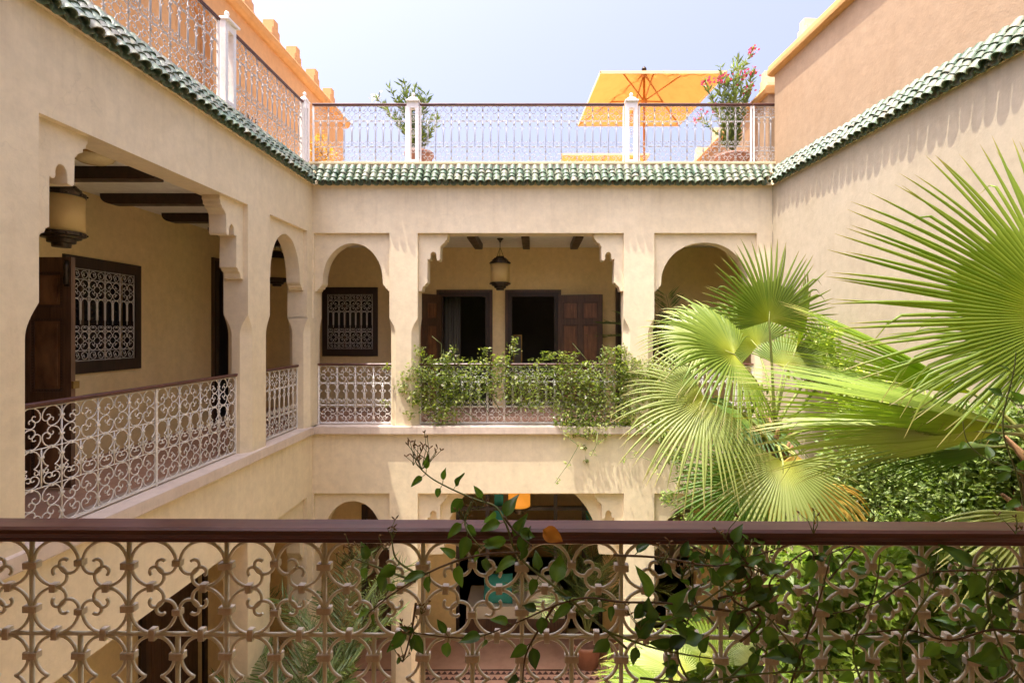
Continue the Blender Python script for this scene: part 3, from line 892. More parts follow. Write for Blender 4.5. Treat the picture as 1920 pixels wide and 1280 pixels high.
# roof terrace railings with openwork posts
def openpost(parent, O, a, H, wd=0.19):
    O = Vector(O); a = Vector(a); up = Vector((0, 0, 1)); nrm = up.cross(a)
    def bar(x0, x1, z0, z1, t=0.05):
        b = MB()
        b.ring([[O + a * x + nrm * y + up * z for x, y in ((x0, -t), (x1, -t), (x1, t), (x0, t))] for z in (z0, z1)])
        return b
    b = bar(-wd / 2, -wd / 2 + .055, 0, H)
    for c in (bar(wd / 2 - .055, wd / 2, 0, H), bar(-wd / 2 + .0551, wd / 2 - .0551, 0, .05), bar(-wd / 2 + .0551, wd / 2 - .0551, H - .1, H)):
        b.add(c.v, c.f)
    po = b.obj('post', M['ironw'], parent)
    c = MB()
    sec = []
    for s, z in ((1.12, H + .001), (1.12, H + .025), (.9, H + .03), (.55, H + .07), (.25, H + .085), (.25, H + .1)):
        sec.append([O + a * (x * s * wd / 2) + nrm * (y * s * wd / 2 * .75) + up * z for x, y in ((-1, -1), (1, -1), (1, 1), (-1, 1))])
    c.ring(sec)
    c.lathe([(.004, 0), (.024, .01), (.03, .03), (.022, .052), (.004, .062)], O + up * (H + .098), 10)
    c.obj('post_cap', M['ironw'], po)
    s = MB()
    for k, z in enumerate((H * .25, H * .5, H * .74)):
        for d in (0, 180):
            pts = turn(cscroll(.034, step=24), d + 90, 0, z + (.036 if d == 0 else -.036))
            s.tube([O + a * p[0] + up * p[2] for p in pts], .0045, 4, caps=False)
    s.obj('post_scroll', M['ironw'], po, 'stuff')
ZT = 4.2
yt = YB + 0.2
tb = thing('terrace_railing', 'white scrollwork railing along the back of the roof terrace against the sky', 'railing', (0, yt, ZT))
def run(parent, O, a, span, ncell, H=0.90, zl=0.025):
    O = Vector(O); a = Vector(a); up = Vector((0, 0, 1)); nrm = up.cross(a)
    hp = handrail_profile(.05, .035)
    MB().ring([[O + a * s + nrm * p[0] + up * (H + zl + .04 + p[1]) for p in hp] for s in (0, span)]).obj('handrail', M['rail'], parent)
    Wd = span / ncell
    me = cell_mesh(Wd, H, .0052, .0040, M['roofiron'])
    for k in range(ncell):
        place('scroll_panel', me, parent, basis(O + a * (k * Wd) + up * zl, a, nrm, up))
    for s in (0.012, span - 0.012):
        q = O + a * s
        MB().ring([[q + a * x + nrm * y + up * z for x, y in ((-.012, -.012), (.012, -.012), (.012, .012), (-.012, .012))] for z in (0.0, H + zl)]).obj('upright', M['ironw'], parent)
run(tb, (-3.58, yt, ZT), (1, 0, 0), 1.52, 6); openpost(tb, (-1.955, yt, ZT), (1, 0, 0), 0.98)
run(tb, (-1.85, yt, ZT), (1, 0, 0), 3.30, 13); openpost(tb, (1.565, yt, ZT), (1, 0, 0), 0.98)
run(tb, (1.68, yt, ZT), (1, 0, 0), 1.83, 7); run(tb, (3.53, yt, ZT), (1, 0, 0), 0.38, 2)
MB().box(3.915, 3.955, yt - .02, yt + .02, ZT, ZT + .965).obj('end_post', M['rail'], tb)
xt = XL - 0.2
tl = thing('terrace_railing', 'white scrollwork railing of the roof terrace above the left eave', 'railing', (xt, 5, ZT))
run(tl, (xt, 6.30, ZT), (0, 1, 0), 1.86, 7); openpost(tl, (xt, 6.16, ZT), (0, 1, 0), 0.98, 0.22)
run(tl, (xt, 3.06, ZT), (0, 1, 0), 2.94, 11); openpost(tl, (xt, 8.245, ZT), (0, 1, 0), 0.98, 0.14)

# ---- the near railing, every scroll its own piece
ang_n = R(-0.62)
NR = Matrix.Translation((0, 1.375, 0)) @ Matrix.Rotation(ang_n, 4, 'Z')
nr = thing('balcony_railing', 'large cream scrollwork railing with a thick mahogany handrail in the foreground', 'railing', (0, 1.375, 0))
X0 = (50 - 1002) * 1.375 / 960 - 2 * 0.2660
NW, NC = 0.2660, 13
hp = [(-.036, -.004), (-.030, 0), (.030, 0), (.038, -.006), (.04, -.016), (.036, -.026), (.026, -.031), (.024, -.042), (-.024, -.042), (-.026, -.031), (-.036, -.026), (-.04, -.016)]
secs = []
for k in range(0, 41):
    x = X0 - 0.1 + (NC * NW + 0.2) * k / 40
    secs.append([NR @ Vector((x, -p[0] , .981 + p[1] + .0003 * math.sin(k * 1.7))) for p in hp])
MB().ring(secs).obj('handrail', M['rail'], nr)
NH = 0.934
sc_me = MB().tube(turn(cscroll(0.232 * NW, step=9), 0, 0, 0), .0044, 8).mesh('scroll', M['nearwhite'])
cu_me = MB().tube(turn(cscroll(0.2 * NW, step=12), 0, 0, 0, 1, 1), .005, 6).mesh('curl', M['nearwhite'])
bar_v = MB().tube([(0, 0, 0.02), (0, 0, NH)], .0058, 10).mesh('baluster', M['nearwhite'])
HhN = 0.95 * NW
zbN, ztN = 0.02 + HhN, NH - HhN
bar_s = MB().tube([(0, 0, zbN), (0, 0, ztN)], .0062, 10).mesh('slim_baluster', M['nearwhite'])
bar_h = MB().tube([(0, 0, 0), (NW * NC, 0, 0)], .0058, 10).mesh('cross_bar', M['nearwhite'])
key_me = MB()
for st in keyhole(NW, 0, 0, ztN - zbN - .3 * NW, 16):
    key_me.tube(st, .0044, 8)
key_me = key_me.mesh('key_loop', M['nearwhite'])
col_me = MB()
col_me.ring([[(x, y, z) for x, y in ((-.019, -.0085), (-.016, -.011), (.016, -.011), (.019, -.0085), (.019, .0085), (.016, .011), (-.016, .011), (-.019, .0085))] for z in (-.0085, .0085)])
col_me = col_me.mesh('collar', M['collar'])
cos_me = MB()
cos_me.ring([[(x, y, z) for x, y in ((-.0085, -.007), (-.007, -.009), (.007, -.009), (.0085, -.007), (.0085, .007), (.007, .009), (-.007, .009), (-.0085, .007))] for z in (-.011, .011)])
cos_me = cos_me.mesh('small_collar', M['collar'])
def NP(x, z, deg=0, y=0, s=1.0): return NR @ Matrix.Translation((x, y, z)) @ Matrix.Rotation(-R(deg), 4, 'Y') @ Matrix.Scale(s, 4)
for z in (0.02, zbN, ztN, NH):
    place('cross_bar', bar_h, nr, NP(X0, z))
for k in range(NC + 1):
    x = X0 + k * NW
    place('baluster', bar_v, nr, NP(x, 0, y=0.0005))
    for z in (NH - HhN * .27, NH - HhN * .73, .02 + HhN * .27, .02 + HhN * .73, ztN - .215 * NW):
        place('collar', col_me, nr, NP(x, z + rnd.uniform(-.002, .002), rnd.uniform(-3, 3)))
    if k == NC: break
    xm = x + NW / 2
    place('slim_baluster', bar_s, nr, NP(xm, 0))
    place('collar', col_me, nr, NP(xm, ztN - .215 * NW, rnd.uniform(-3, 3)))
    for cz in (NH - HhN / 2, .02 + HhN / 2):
        for sx in (-1, 1):
            for sz in (-1, 1):
                deg = math.degrees(math.atan2(sz, sx))
                place('scroll', sc_me, nr, NP(xm + sx * .25 * NW + rnd.uniform(-.001, .001), cz + sz * .25 * HhN, deg + rnd.uniform(-2.5, 2.5)))
            place('small_collar', cos_me, nr, NP(xm + sx * .27 * NW, cz + rnd.uniform(-.002, .002), rnd.uniform(-4, 4)))
        for sz in (-1, 1):
            place('small_collar', cos_me, nr, NP(xm, cz + sz * .262 * HhN, 90 + rnd.uniform(-4, 4)))
    for cx in (x + .25 * NW, x + .75 * NW):
        place('key_loop', key_me, nr, NP(cx, ztN - .005))
        place('curl', cu_me, nr, NP(cx, zbN + .165 * NW, -90, s=.8))
        place('collar', col_me, nr, NP(cx, ztN, 90 + rnd.uniform(-3, 3), s=.86))

# ------------------------------------------------------------------ grilled windows
def window(label, F, u0, u1, z0, z1, ncell=4):
    """opening edges in the wall; F maps (u, d, z), d into the wall"""
    th = thing('grilled_window', label, 'window', F(0.5 * (u0 + u1), 0, z0))
    fw = 0.075
    out = rect(u0 - fw, u1 + fw, z0 - .12, z1 + .115); inn = rect(u0 + .02, u1 - .02, z0 + .02, z1 - .02)
    MB().plate(F, out, [inn], -0.03, 0.10).obj('frame', M['frame'], th)
    inn2 = rect(u0 + .06, u1 - .06, z0 + .06, z1 - .06)
    MB().plate(F, rect(u0 + .019, u1 - .019, z0 + .019, z1 - .019), [inn2], 0.02, 0.11).obj('inner_frame', M['frame'], th)
    MB().plate(F, rect(u0 + .05, u1 - .05, z0 + .05, z1 - .05), [], 0.155, 0.16).obj('pane', M['glass'], th)
    # wooden glazing bars behind the grille
    g = MB()
    for k in (1, 2):
        uu = u0 + (u1 - u0) * k / 3
        g.box(uu - .02, uu + .02, .125, .15, z0 + .05, z1 - .05, F)
    g.obj('glazing_bars', M['door'], th)
    a0, a1, b0, b1 = u0 + .03, u1 - .03, z0 + .03, z1 - .03
    Wd = (a1 - a0) / ncell; Hh = b1 - b0
    mb = MB(); r = .0048; n = 4
    s1 = .51 * Wd; fl_ = 1.0 * Wd
    zs = [b0, b0 + s1, b0 + s1 + fl_, b0 + s1 + fl_ + .36 * Wd, b1 - s1 - fl_, b1 - s1, b1]
    base_z = b0
    for z in zs:
        if z != zs[3]:
            mb.tube([(0, 0, z - base_z), (Wd, 0, z - base_z)], r, n)
    mb.tube([(0, 0, -.01), (0, 0, Hh + .015)], r * 1.1, n)
    mb.tube([(Wd, 0, -.01), (Wd, 0, Hh + .015)], r * 1.1, n)
    flower(mb, Wd, Wd / 2, zs[1] + fl_ / 2 - base_z, fl_, r * .85, 24, n)
    flower(mb, Wd, Wd / 2, zs[4] + fl_ / 2 - base_z, fl_, r * .85, 24, n)
    for zc in (zs[0] + s1 / 2, zs[5] + s1 / 2):
        for sx, dg in ((-1, 200), (1, 20)):
            mb.tube(turn(cscroll(.19 * Wd, step=24), dg, Wd / 2 + sx * .24 * Wd, zc - base_z), r * .85, n, caps=False)
    mid0, mid1 = zs[3] - base_z, zs[4] - base_z
    mb.tube([(Wd / 2, 0, mid0), (Wd / 2, 0, mid1)], r * 1.3, n)
    for cx in (.25 * Wd, .75 * Wd):
        pts = [(cx + .2 * Wd * math.cos(math.pi * k / 8), 0, mid1 - .21 * Wd + .2 * Wd * math.sin(math.pi * k / 8)) for k in range(9)]
        pts = [(cx + .2 * Wd, 0, mid0 + .05)] + pts + [(cx - .2 * Wd, 0, mid0 + .05)]
        mb.tube(pts, r * .85, n)
        mb.tube(turn(cscroll(.2 * Wd, step=24), -90, cx, zs[2] - base_z + .16 * Wd, 1, .7), r * .85, n, caps=False)
    me = mb.mesh('grille_panel', M['ironw'], fix=False)
    ax = Vector(F(1, 0, 0)) - Vector(F(0, 0, 0)); az = Vector((0, 0, 1)); ay = az.cross(ax)
    for k in range(ncell):
        place('grille_panel', me, th, basis(Vector(F(a0 + k * Wd, -0.012, b0)), ax, ay, az))
    return th
window('dark framed window with white scroll grille in the left gallery', lambda u, d, z: (XW - d, u, z), *WIN_L)
window('dark framed window with white scroll grille seen through the back left arch', lambda u, d, z: (u, YW + d, z), *WIN_B)

# ------------------------------------------------------------------ doors
def door_leaf(parent, hinge, deg, w, h, cols=2, rows=((1.72, 2.06), (0.92, 1.62), (0.12, 0.82)), mat=None, flipx=1):
    """panelled leaf; x runs from the hinge along the leaf"""
    mw = Matrix.Translation(hinge) @ Matrix.Rotation(R(deg), 4, 'Z')
    sx = 0.085 if cols == 2 else 0.12
    cw = (w - (cols + 1) * sx) / cols
    holes = []
    for c in range(cols):
        for z0, z1 in rows:
            x0 = sx + c * (cw + sx)
            holes.append((x0, x0 + cw, z0 * h / 2.2, z1 * h / 2.2))
    lf_ = MB().plate(lambda u, d, z: (u * flipx, d, z), rect(0, w, 0.01, h), [rect(a, b, c, d) for a, b, c, d in holes], -.022, .022).obj('leaf', mat[0] if mat else M['door'], parent, mw=mw)
    for a, b, c, d in holes:
        m = 0.028
        MB().plate(lambda u, dd, z: (u * flipx, dd, z), rect(a - .004, b + .004, c - .004, d + .004), [rect(a + m, b - m, c + m, d - m)], -.015, .015).obj('moulding', M['door'], lf_, mw=mw)
        pb = MB()
        pb.plate(lambda u, dd, z: (u * flipx, dd, z), rect(a + m - .003, b - m + .003, c + m - .003, d - m + .003), [], -.007, .007)
        if b - a > .13:
            pb.plate(lambda u, dd, z: (u * flipx, dd, z), rect(a + m + .03, b - m - .03, c + m + .03, d - m - .03), [], -.014, .014)
        pb.obj('panel', mat[1] if mat else M['panel'], lf_, mw=mw)
        # carved beading round the panel
        bd = MB(); st = .028
        pts = [(x, z) for x in np.arange(a + .012, b - .005, st) for z in (c + .012, d - .012)] + [(x, z) for z in np.arange(c + .012, d - .005, st) for x in (a + .012, b - .012)]
        for x, z in pts:
            for s in (-1, 1):
                x_ = x * flipx
                bd.add([(x_ - .009, s * .0145, z), (x_, s * .0145, z - .009), (x_ + .009, s * .0145, z), (x_, s * .0145, z + .009), (x_, s * .022, z)],
                       [(0, 1, 4), (1, 2, 4), (2, 3, 4), (3, 0, 4)])
        bd.obj('beading', M['door'], lf_, 'stuff', mw=mw)
    return lf_
def door_frame(parent, F, u0, u1, z1, fw=0.105):
    o = [(u0 - fw, -.01), (u0 - fw, z1 + fw), (u1 + fw, z1 + fw), (u1 + fw, -.01), (u1 - .02, -.01), (u1 - .02, z1 - .02), (u0 + .02, z1 - .02), (u0 + .02, -.01)]
    MB().plate(F, o, [], -.035, .1).obj('frame', M['door'], parent)
    fw2 = fw * .55
    o = [(u0 - fw2, -.009), (u0 - fw2, z1 + fw2), (u1 + fw2, z1 + fw2), (u1 + fw2, -.009), (u1 - .03, -.009), (u1 - .03, z1 - .03), (u0 + .03, z1 - .03), (u0 + .03, -.009)]
    MB().plate(F, o, [], -.05, .09).obj('inner_moulding', M['frame'], parent)
FWB = lambda u, d, z: (u, YW + d, z)
FWL = lambda u, d, z: (XW - d, u, z)
dr = thing('panelled_door', 'dark panelled door open to the left in the back gallery', 'door', ((D1[0] + D1[1]) / 2, YW, 0))
door_frame(dr, FWB, D1[0], D1[1], D1[3])
door_leaf(dr, (D1[0] - .02, YW - .06, 0), 180 + 52, 0.80, 2.2)
dr = thing('panelled_door', 'dark panelled door folded back to the right in the back gallery', 'door', ((D2[0] + D2[1]) / 2, YW, 0))
door_frame(dr, FWB, D2[0], D2[1], D2[3])
door_leaf(dr, (D2[1] + .05, YW - .07, 0), -10, 0.86, 2.2)
dr = thing('panelled_door', 'carved wooden door standing open in the left gallery beside the grilled window', 'door', (XW, 4.9, 0))
door_frame(dr, FWL, DOOR_L[0], DOOR_L[1], DOOR_L[3])
lf_ = door_leaf(dr, (XW + .03, 4.9, 0), -1, 0.87, 2.2, cols=2, mat=(M['doorlight'], M['carved']))
MB().box(XW + .86, XW + .92, 4.865, 4.93, .95, 1.02).obj('lock_plate', M['goldmetal'], lf_)
b = MB(); b.box(XW + .845, XW + .885, 4.850, 4.876, 1.92, 2.17); b.lathe([(.018, 0), (.022, .06), (.014, .1), (.02, .16), (.012, .22)], (XW + .865, 4.845, 1.94), 10)
b.obj('bolt', M['brass'], lf_)
dr = thing('door_frame', 'black doorway at the far end of the left gallery', 'doorway', (XW, 9, 0))
door_frame(dr, FWL, DARK_L[0], DARK_L[1], DARK_L[3])
dr = thing('door_frame', 'narrow dark doorway beside the right pillar of the back gallery', 'doorway', ((D3[0] + D3[1]) / 2, YW, 0))
door_frame(dr, FWB, D3[0], D3[1], D3[3], .06)
dr = thing('plank_door', 'tall dark wooden door on the ground floor at lower left', 'door', (XW, 7.55, ZG))
for k in range(6):
    MB().box(XW - .09, XW - .05, 6.955 + k * .199, 6.955 + k * .199 + .192, ZG + .02, -1.755).obj('plank', M['door'], dr)
MB().plate(FWL, [(6.85, ZG), (6.85, -1.65), (8.25, -1.65), (8.25, ZG), (8.16, ZG), (8.16, -1.74), (6.94, -1.74), (6.94, ZG)], [], -.04, .08).obj('frame', M['frame'], dr)
dr = thing('plank_door', 'dark wooden door on the ground floor behind the back left arch', 'door', (-3.0, YW, ZG))
for k in range(3):
    MB().box(L0[0] + .005 + k * .199, L0[0] + k * .199 + .195, YW + .05, YW + .09, ZG + .02, -2.005).obj('plank', M['door'], dr)
MB().plate(FWB, [(L0[0] - .08, ZG), (L0[0] - .08, -1.92), (L0[1] + .08, -1.92), (L0[1] + .08, ZG), (L0[1] - .01, ZG), (L0[1] - .01, -2.01), (L0[0] + .01, -2.01), (L0[0] + .01, ZG)], [], -.03, .08).obj('frame', M['frame'], dr)

# ------------------------------------------------------------------ lanterns and lamps
def lantern(label, x, y, ztop, mat=None, r=0.172, h=0.60, hook=3.14, group=None):
    th = thing('lantern', label, 'lantern', (x, y, ztop - h), group)
    c = (x, y, ztop - h)
    MB().lathe([(r * .98, .13), (r * .98, .47), (r * .965, .47), (r * .965, .13)], c, 28).obj('shade', mat or M['shade'], th)
    MB().lathe([(r * 1.03, .465), (r * 1.04, .50), (r * .86, .505), (r * .84, .535), (r * .66, .54), (r * .64, .568), (r * .45, .575), (r * .40, .60), (.02, .605)], c, 28, False).obj('crown', M['brass'], th)
    MB().lathe([(.02, .0), (r * .40, .0), (r * .42, .035), (r * .6, .04), (r * .62, .075), (r * .84, .08), (r * .86, .1), (r * 1.04, .105), (r * 1.04, .135), (r * .5, .136)], c, 28, False).obj('base_ring', M['brass'], th)
    b = MB()
    for k in range(10):
        a = 2 * math.pi * k / 10
        for z, rr in ((.482, 1.05), (.118, 1.05), (.55, .66)):
            b.lathe([(.002, -.009), (.011, -.004), (.011, .004), (.002, .009)], (x + r * rr * math.cos(a), y + r * rr * math.sin(a), c[2] + z), 6)
    b.obj('studs', M['brass'], th, 'stuff')
    b = MB()
    ap = Vector((x, y, ztop + .16))
    for k in range(3):
        a = 2 * math.pi * k / 3 + .5
        b.tube([(x + r * .42 * math.cos(a), y + r * .42 * math.sin(a), ztop - .01), ap], .004, 5)
    b.tube([ap, (x, y, hook)], .006, 6)
    b.obj('chain', M['brass'], th)
    MB().lathe([(.012, -.07), (.02, -.05), (.055, -.012), (.06, .001)], (x, y, hook), 14).obj('ceiling_rose', M['brass'], th)
    return th
lantern('parchment drum lantern hanging before the open door in the left gallery', -4.36, 4.72, 2.87)
lantern('parchment drum lantern glimpsed through the narrow left arch', -4.40, 8.75, 2.86)
lantern('parchment drum lantern hanging in the middle bay of the back gallery', -0.61, 9.1, 2.82)
lantern('glowing amber drum lantern in the ground floor bay at the back', -0.27, 9.15, -1.15, M['shade2'], r=0.2, h=.6, hook=-0.5)
dl = thing('ceiling_light', 'round cream glass ceiling light in the left gallery', 'light', (-4.12, 4.78, 3.14))
MB().lathe([(.02, -.085), (.10, -.075), (.15, -.045), (.165, -.012), (.165, 0.0)], (-4.12, 4.78, 3.14), 28).obj('dish', M['glassdish'], dl)
MB().lathe([(.168, -.02), (.176, -.012), (.176, .001), (.168, .001)], (-4.12, 4.78, 3.14), 28).obj('rim', M['goldmetal'], dl)
sc = thing('wall_lamp', 'small black iron wall lamp on the orange roof wall', 'lamp', (-4.98, 8.9, 5.1))
b = MB()
for s in (-1, 0, 1):
    b.tube([(-4.99, 8.85 + s * .12, 5.1), (-4.93, 8.85 + s * .12, 5.06), (-4.88, 8.85 + s * .12, 5.1), (-4.88, 8.85 + s * .12, 5.2)], .012, 5)
b.obj('arms', M['brass'], sc)
MB().box(-5.0, -4.975, 8.66, 9.04, 5.03, 5.2).obj('back_plate', M['brass'], sc)

# ------------------------------------------------------------------ parasols
def parasol(label, x0, x1, y0, y1, ze, za, group, lean=(0, 0)):
    cx, cy = (x0 + x1) / 2, (y0 + y1) / 2
    th = thing('parasol', label, 'parasol', (cx, cy, 4.1), group)
    N = 10
    def can(u, v, off=0):
        h = max(abs(u), abs(v))
        x = cx + u * (x1 - x0) / 2 + lean[0] * v; y = cy + v * (y1 - y0) / 2
        sag = -0.05 * (1 - abs(abs(u) - abs(v))) * h * (1 - h) * 4
        return (x, y, za + (ze - za) * h + sag * 1.1 + off)
    m = MB()
    vs = [can(-1 + 2 * i / N, -1 + 2 * j / N) for j in range(N + 1) for i in range(N + 1)]
    m.add(vs, [(j * (N + 1) + i, j * (N + 1) + i + 1, (j + 1) * (N + 1) + i + 1, (j + 1) * (N + 1) + i) for j in range(N) for i in range(N)])
    m.obj('canopy', M['canvas'], th)
    hem = MB()
    cs = [can(-1, -1), can(1, -1), can(1, 1), can(-1, 1)]
    for k in range(4):
        a, b_ = Vector(cs[k]), Vector(cs[(k + 1) % 4])
        o = Vector(((a + b_) / 2 - Vector((cx, cy, ze)))); o.z = 0; o.normalize()
        hem.add([a + o * .004, b_ + o * .004, b_ + o * .004 - Vector((0, 0, .055)), a + o * .004 - Vector((0, 0, .055)), a, b_, b_ - Vector((0, 0, .055)), a - Vector((0, 0, .055))],
                [(0, 1, 2, 3), (7, 6, 5, 4), (0, 4, 5, 1), (3, 2, 6, 7)])
    hem.obj('hem', M['canvasedge'], th)
    hub = Vector((cx, cy, za - 0.62))
    for u, v in ((-1, -1), (1, -1), (1, 1), (-1, 1), (0, -1), (0, 1)):
        e = Vector(can(u, v, -.03)); ap = Vector((cx, cy, za - .05))
        MB().tube([ap, e], .019, 4).obj('rib', M['ribwood'], th)
        midp = ap.lerp(e, .52)
        MB().tube([hub, midp], .016, 4).obj('strut', M['ribwood'], th)
    MB().lathe([(.05, -.06), (.062, -.03), (.062, .05), (.045, .07)], hub, 12).obj('hub', M['ribwood'], th)
    MB().lathe([(.055, -.12), (.055, -.02), (.03, .0)], (cx, cy, za), 12).obj('crown_hub', M['ribwood'], th)
    MB().tube([(cx, cy, 4.1), (cx, cy, za + .03)], .024, 10).obj('pole', M['ribwood'], th)
    MB().lathe([(.03, 0), (.05, .02), (.05, .05), (.02, .09)], (cx, cy, za), 10).obj('finial', M['brass'], th)
    MB().box(cx - .3, cx + .3, cy - .3, cy + .3, 4.101, 4.19).obj('foot', M['clay'], th)
parasol('orange canvas parasol with wooden ribs rising above the terrace railing', 1.10, 3.40, 9.3, 11.7, 6.22, 6.82, 'terrace parasols', (-.1, 0))
parasol('farther orange parasol seen low through the terrace railing', 0.72, 3.02, 13.4, 15.8, 6.14, 6.28, 'terrace parasols')

# ------------------------------------------------------------------ things inside and below
pf = thing('picture_frame', 'framed mirror leaning inside the right-hand open door', 'frame', (-0.3, YW + .6, 0))
MB().plate(lambda u, d, z: (u, YW + .6 + d, z), rect(-.44, -.26, .6, 1.42), [rect(-.42, -.28, .63, 1.39)], 0, .03).obj('moulding', M['goldmetal'], pf)
MB().plate(lambda u, d, z: (u, YW + .6 + d, z), rect(-.422, -.278, .628, 1.392), [], .01, .02).obj('mirror', M['room'], pf)
MB().box(-.45, .4, YW + .45, YW + .9, -.01, .58).obj('console', M['door'], pf)
def curtain(label, x0, x1, y, z0, z1):
    n = 28; m = MB(); vs = []
    for z in (z0, z1):
        for i in range(n + 1):
            vs.append((x0 + (x1 - x0) * i / n, y + .03 * math.sin(i * 1.35) + .01 * math.sin(i * .6), z))
    m.add(vs, [(i, i + 1, n + 2 + i, n + 1 + i) for i in range(n)], True)
    o = m.obj('curtain', M['dimcloth'])
    sm = o.modifiers.new('thickness', 'SOLIDIFY'); sm.thickness = .004
    tag(o, label, 'curtain')
curtain('pale curtain just inside the left open door of the back gallery', -1.84, -1.52, YW + .42, .02, 2.3)
db = thing('daybed', 'low daybed with linen mattress in the dark ground floor bay', 'daybed', (-.5, 9.9, ZG))
MB().box(-1.35, .62, YW - .12, YW + .75, ZG + .03, ZG + .38).obj('base', M['door'], db)
MB().box(-1.33, .60, YW - .10, YW + .73, ZG + .382, ZG + .62).obj('mattress', M['linen'], db)
def cushion(label, c, w, h, t, mat, tilt=0):
    m = MB(); n = 8; vs = []
    for s in (-1, 1):
        for j in range(n + 1):
            for i in range(n + 1):
                u, v = -1 + 2 * i / n, -1 + 2 * j / n
                b_ = (1 - u ** 4) * (1 - v ** 4)
                pin = 1 - .06 * (1 - abs(u * v))
                vs.append((u * w / 2 * pin, s * t / 2 * b_ ** .6 , v * h / 2 * pin))
    k = (n + 1) ** 2
    fs = [(s * k + j * (n + 1) + i, s * k + j * (n + 1) + i + 1, s * k + (j + 1) * (n + 1) + i + 1, s * k + (j + 1) * (n + 1) + i) for s in (0, 1) for j in range(n) for i in range(n)]
    m.add(vs, fs, True)
    o = m.obj('cushion', mat, None, mw=Matrix.Translation(c) @ Matrix.Rotation(tilt, 4, 'X'))
    return tag(o, label, 'cushion')
cushion('large teal cushion on the ground floor daybed', (-.72, YW + .05, ZG + .9), .58, .55, .2, M['teal'], -.25)
cushion('small linen cushion beside the teal one', (.1, YW + .1, ZG + .88), .5, .48, .18, M['linen'], -.3)
gd = thing('glazed_screen', 'dark framed glazed doors of the ground floor bay with teal panels', 'door', (0, YW, ZG))
for x in (-1.52, -.93, .42, .98, 1.31):
    MB().box(x - .035, x + .035, YW + .02, YW + .09, ZG + .02, -1.725).obj('post', M['frame'], gd)
MB().box(-1.55, 1.35, YW + .021, YW + .089, -2.05, -1.98).obj('transom', M['frame'], gd)
for a, b_ in ((-.80, -.62), (1.03, 1.22)):
    MB().box(a, b_, YW + .12, YW + .15, -2.6, -1.74).obj('teal_panel', M['teal'], gd)
sh = tag(MB().box(.25, 1.0, 9.5, 9.62, -1.12, -1.06).obj('hanging_shelf', M['linen']), 'small pale shelf board under the ground floor lintel', 'shelf')

# ------------------------------------------------------------------ foliage helpers
def raw_mesh(name, V, F, mat, vary=None, along=None, smooth=False):
    me = bpy.data.meshes.new(name)
    V = np.asarray(V, dtype=np.float32); F = np.asarray(F, dtype=np.int32)
    k = F.shape[1]
    me.vertices.add(len(V)); me.vertices.foreach_set('co', V.ravel())
    me.loops.add(F.size); me.loops.foreach_set('vertex_index', F.ravel())
    me.polygons.add(len(F)); me.polygons.foreach_set('loop_start', np.arange(0, F.size, k, dtype=np.int32))
    if smooth:
        me.polygons.foreach_set('use_smooth', np.ones(len(F), dtype=bool))
    for nm, a in (('vary', vary), ('along', along)):
        if a is not None:
            at = me.attributes.new(nm, 'FLOAT', 'POINT'); at.data.foreach_set('value', np.asarray(a, dtype=np.float32))
    me.update(calc_edges=True); me.validate()
    me.materials.append(mat)
    return me

def leaf_cloud(pts, size, aspect=0.5, seed=1, up=0.35, spread=1.0, dirs=None, sizevar=0.4):
    """small folded leaves at the given points: V, F (triangles), vary"""
    g = np.random.default_rng(seed)
    pts = np.asarray(pts, dtype=np.float64); n = len(pts)
    d = g.normal(size=(n, 3)); d[:, 2] *= 0.7
    if dirs is not None:
        d = d * spread + np.asarray(dirs)
    d /= np.linalg.norm(d, axis=1)[:, None]
    nr_ = g.normal(size=(n, 3)); nr_[:, 2] += up * 3
    nr_ -= d * (nr_ * d).sum(1)[:, None]; nr_ /= np.linalg.norm(nr_, axis=1)[:, None]
    s = np.cross(d, nr_)
    L = size * (1 + sizevar * g.uniform(-1, 1, n))[:, None]
    w = L * aspect / 2
    fold = w * 0.35
    b = pts; tip = pts + d * L - nr_ * L * .12
    m1 = pts + d * L * .42 + s * w + nr_ * fold; m2 = pts + d * L * .42 - s * w + nr_ * fold
    mid = pts + d * L * .45
    V = np.stack([b, m1, tip, m2, mid], 1).reshape(-1, 3)
    i = np.arange(n)[:, None] * 5
    F = np.concatenate([i + np.array([[0, 1, 4]]), i + np.array([[1, 2, 4]]), i + np.array([[0, 4, 3]]), i + np.array([[4, 2, 3]])], 0)
    v = np.repeat(g.uniform(0, 1, n), 5)
    return V, F, v

def cluster(c, rad, n, g, flat=(1, 1, 1)):
    p = g.normal(size=(n, 3)); p /= np.linalg.norm(p, axis=1)[:, None]
    r = g.uniform(0, 1, n) ** 0.45
    return np.asarray(c) + p * r[:, None] * np.asarray(rad) * np.asarray(flat)

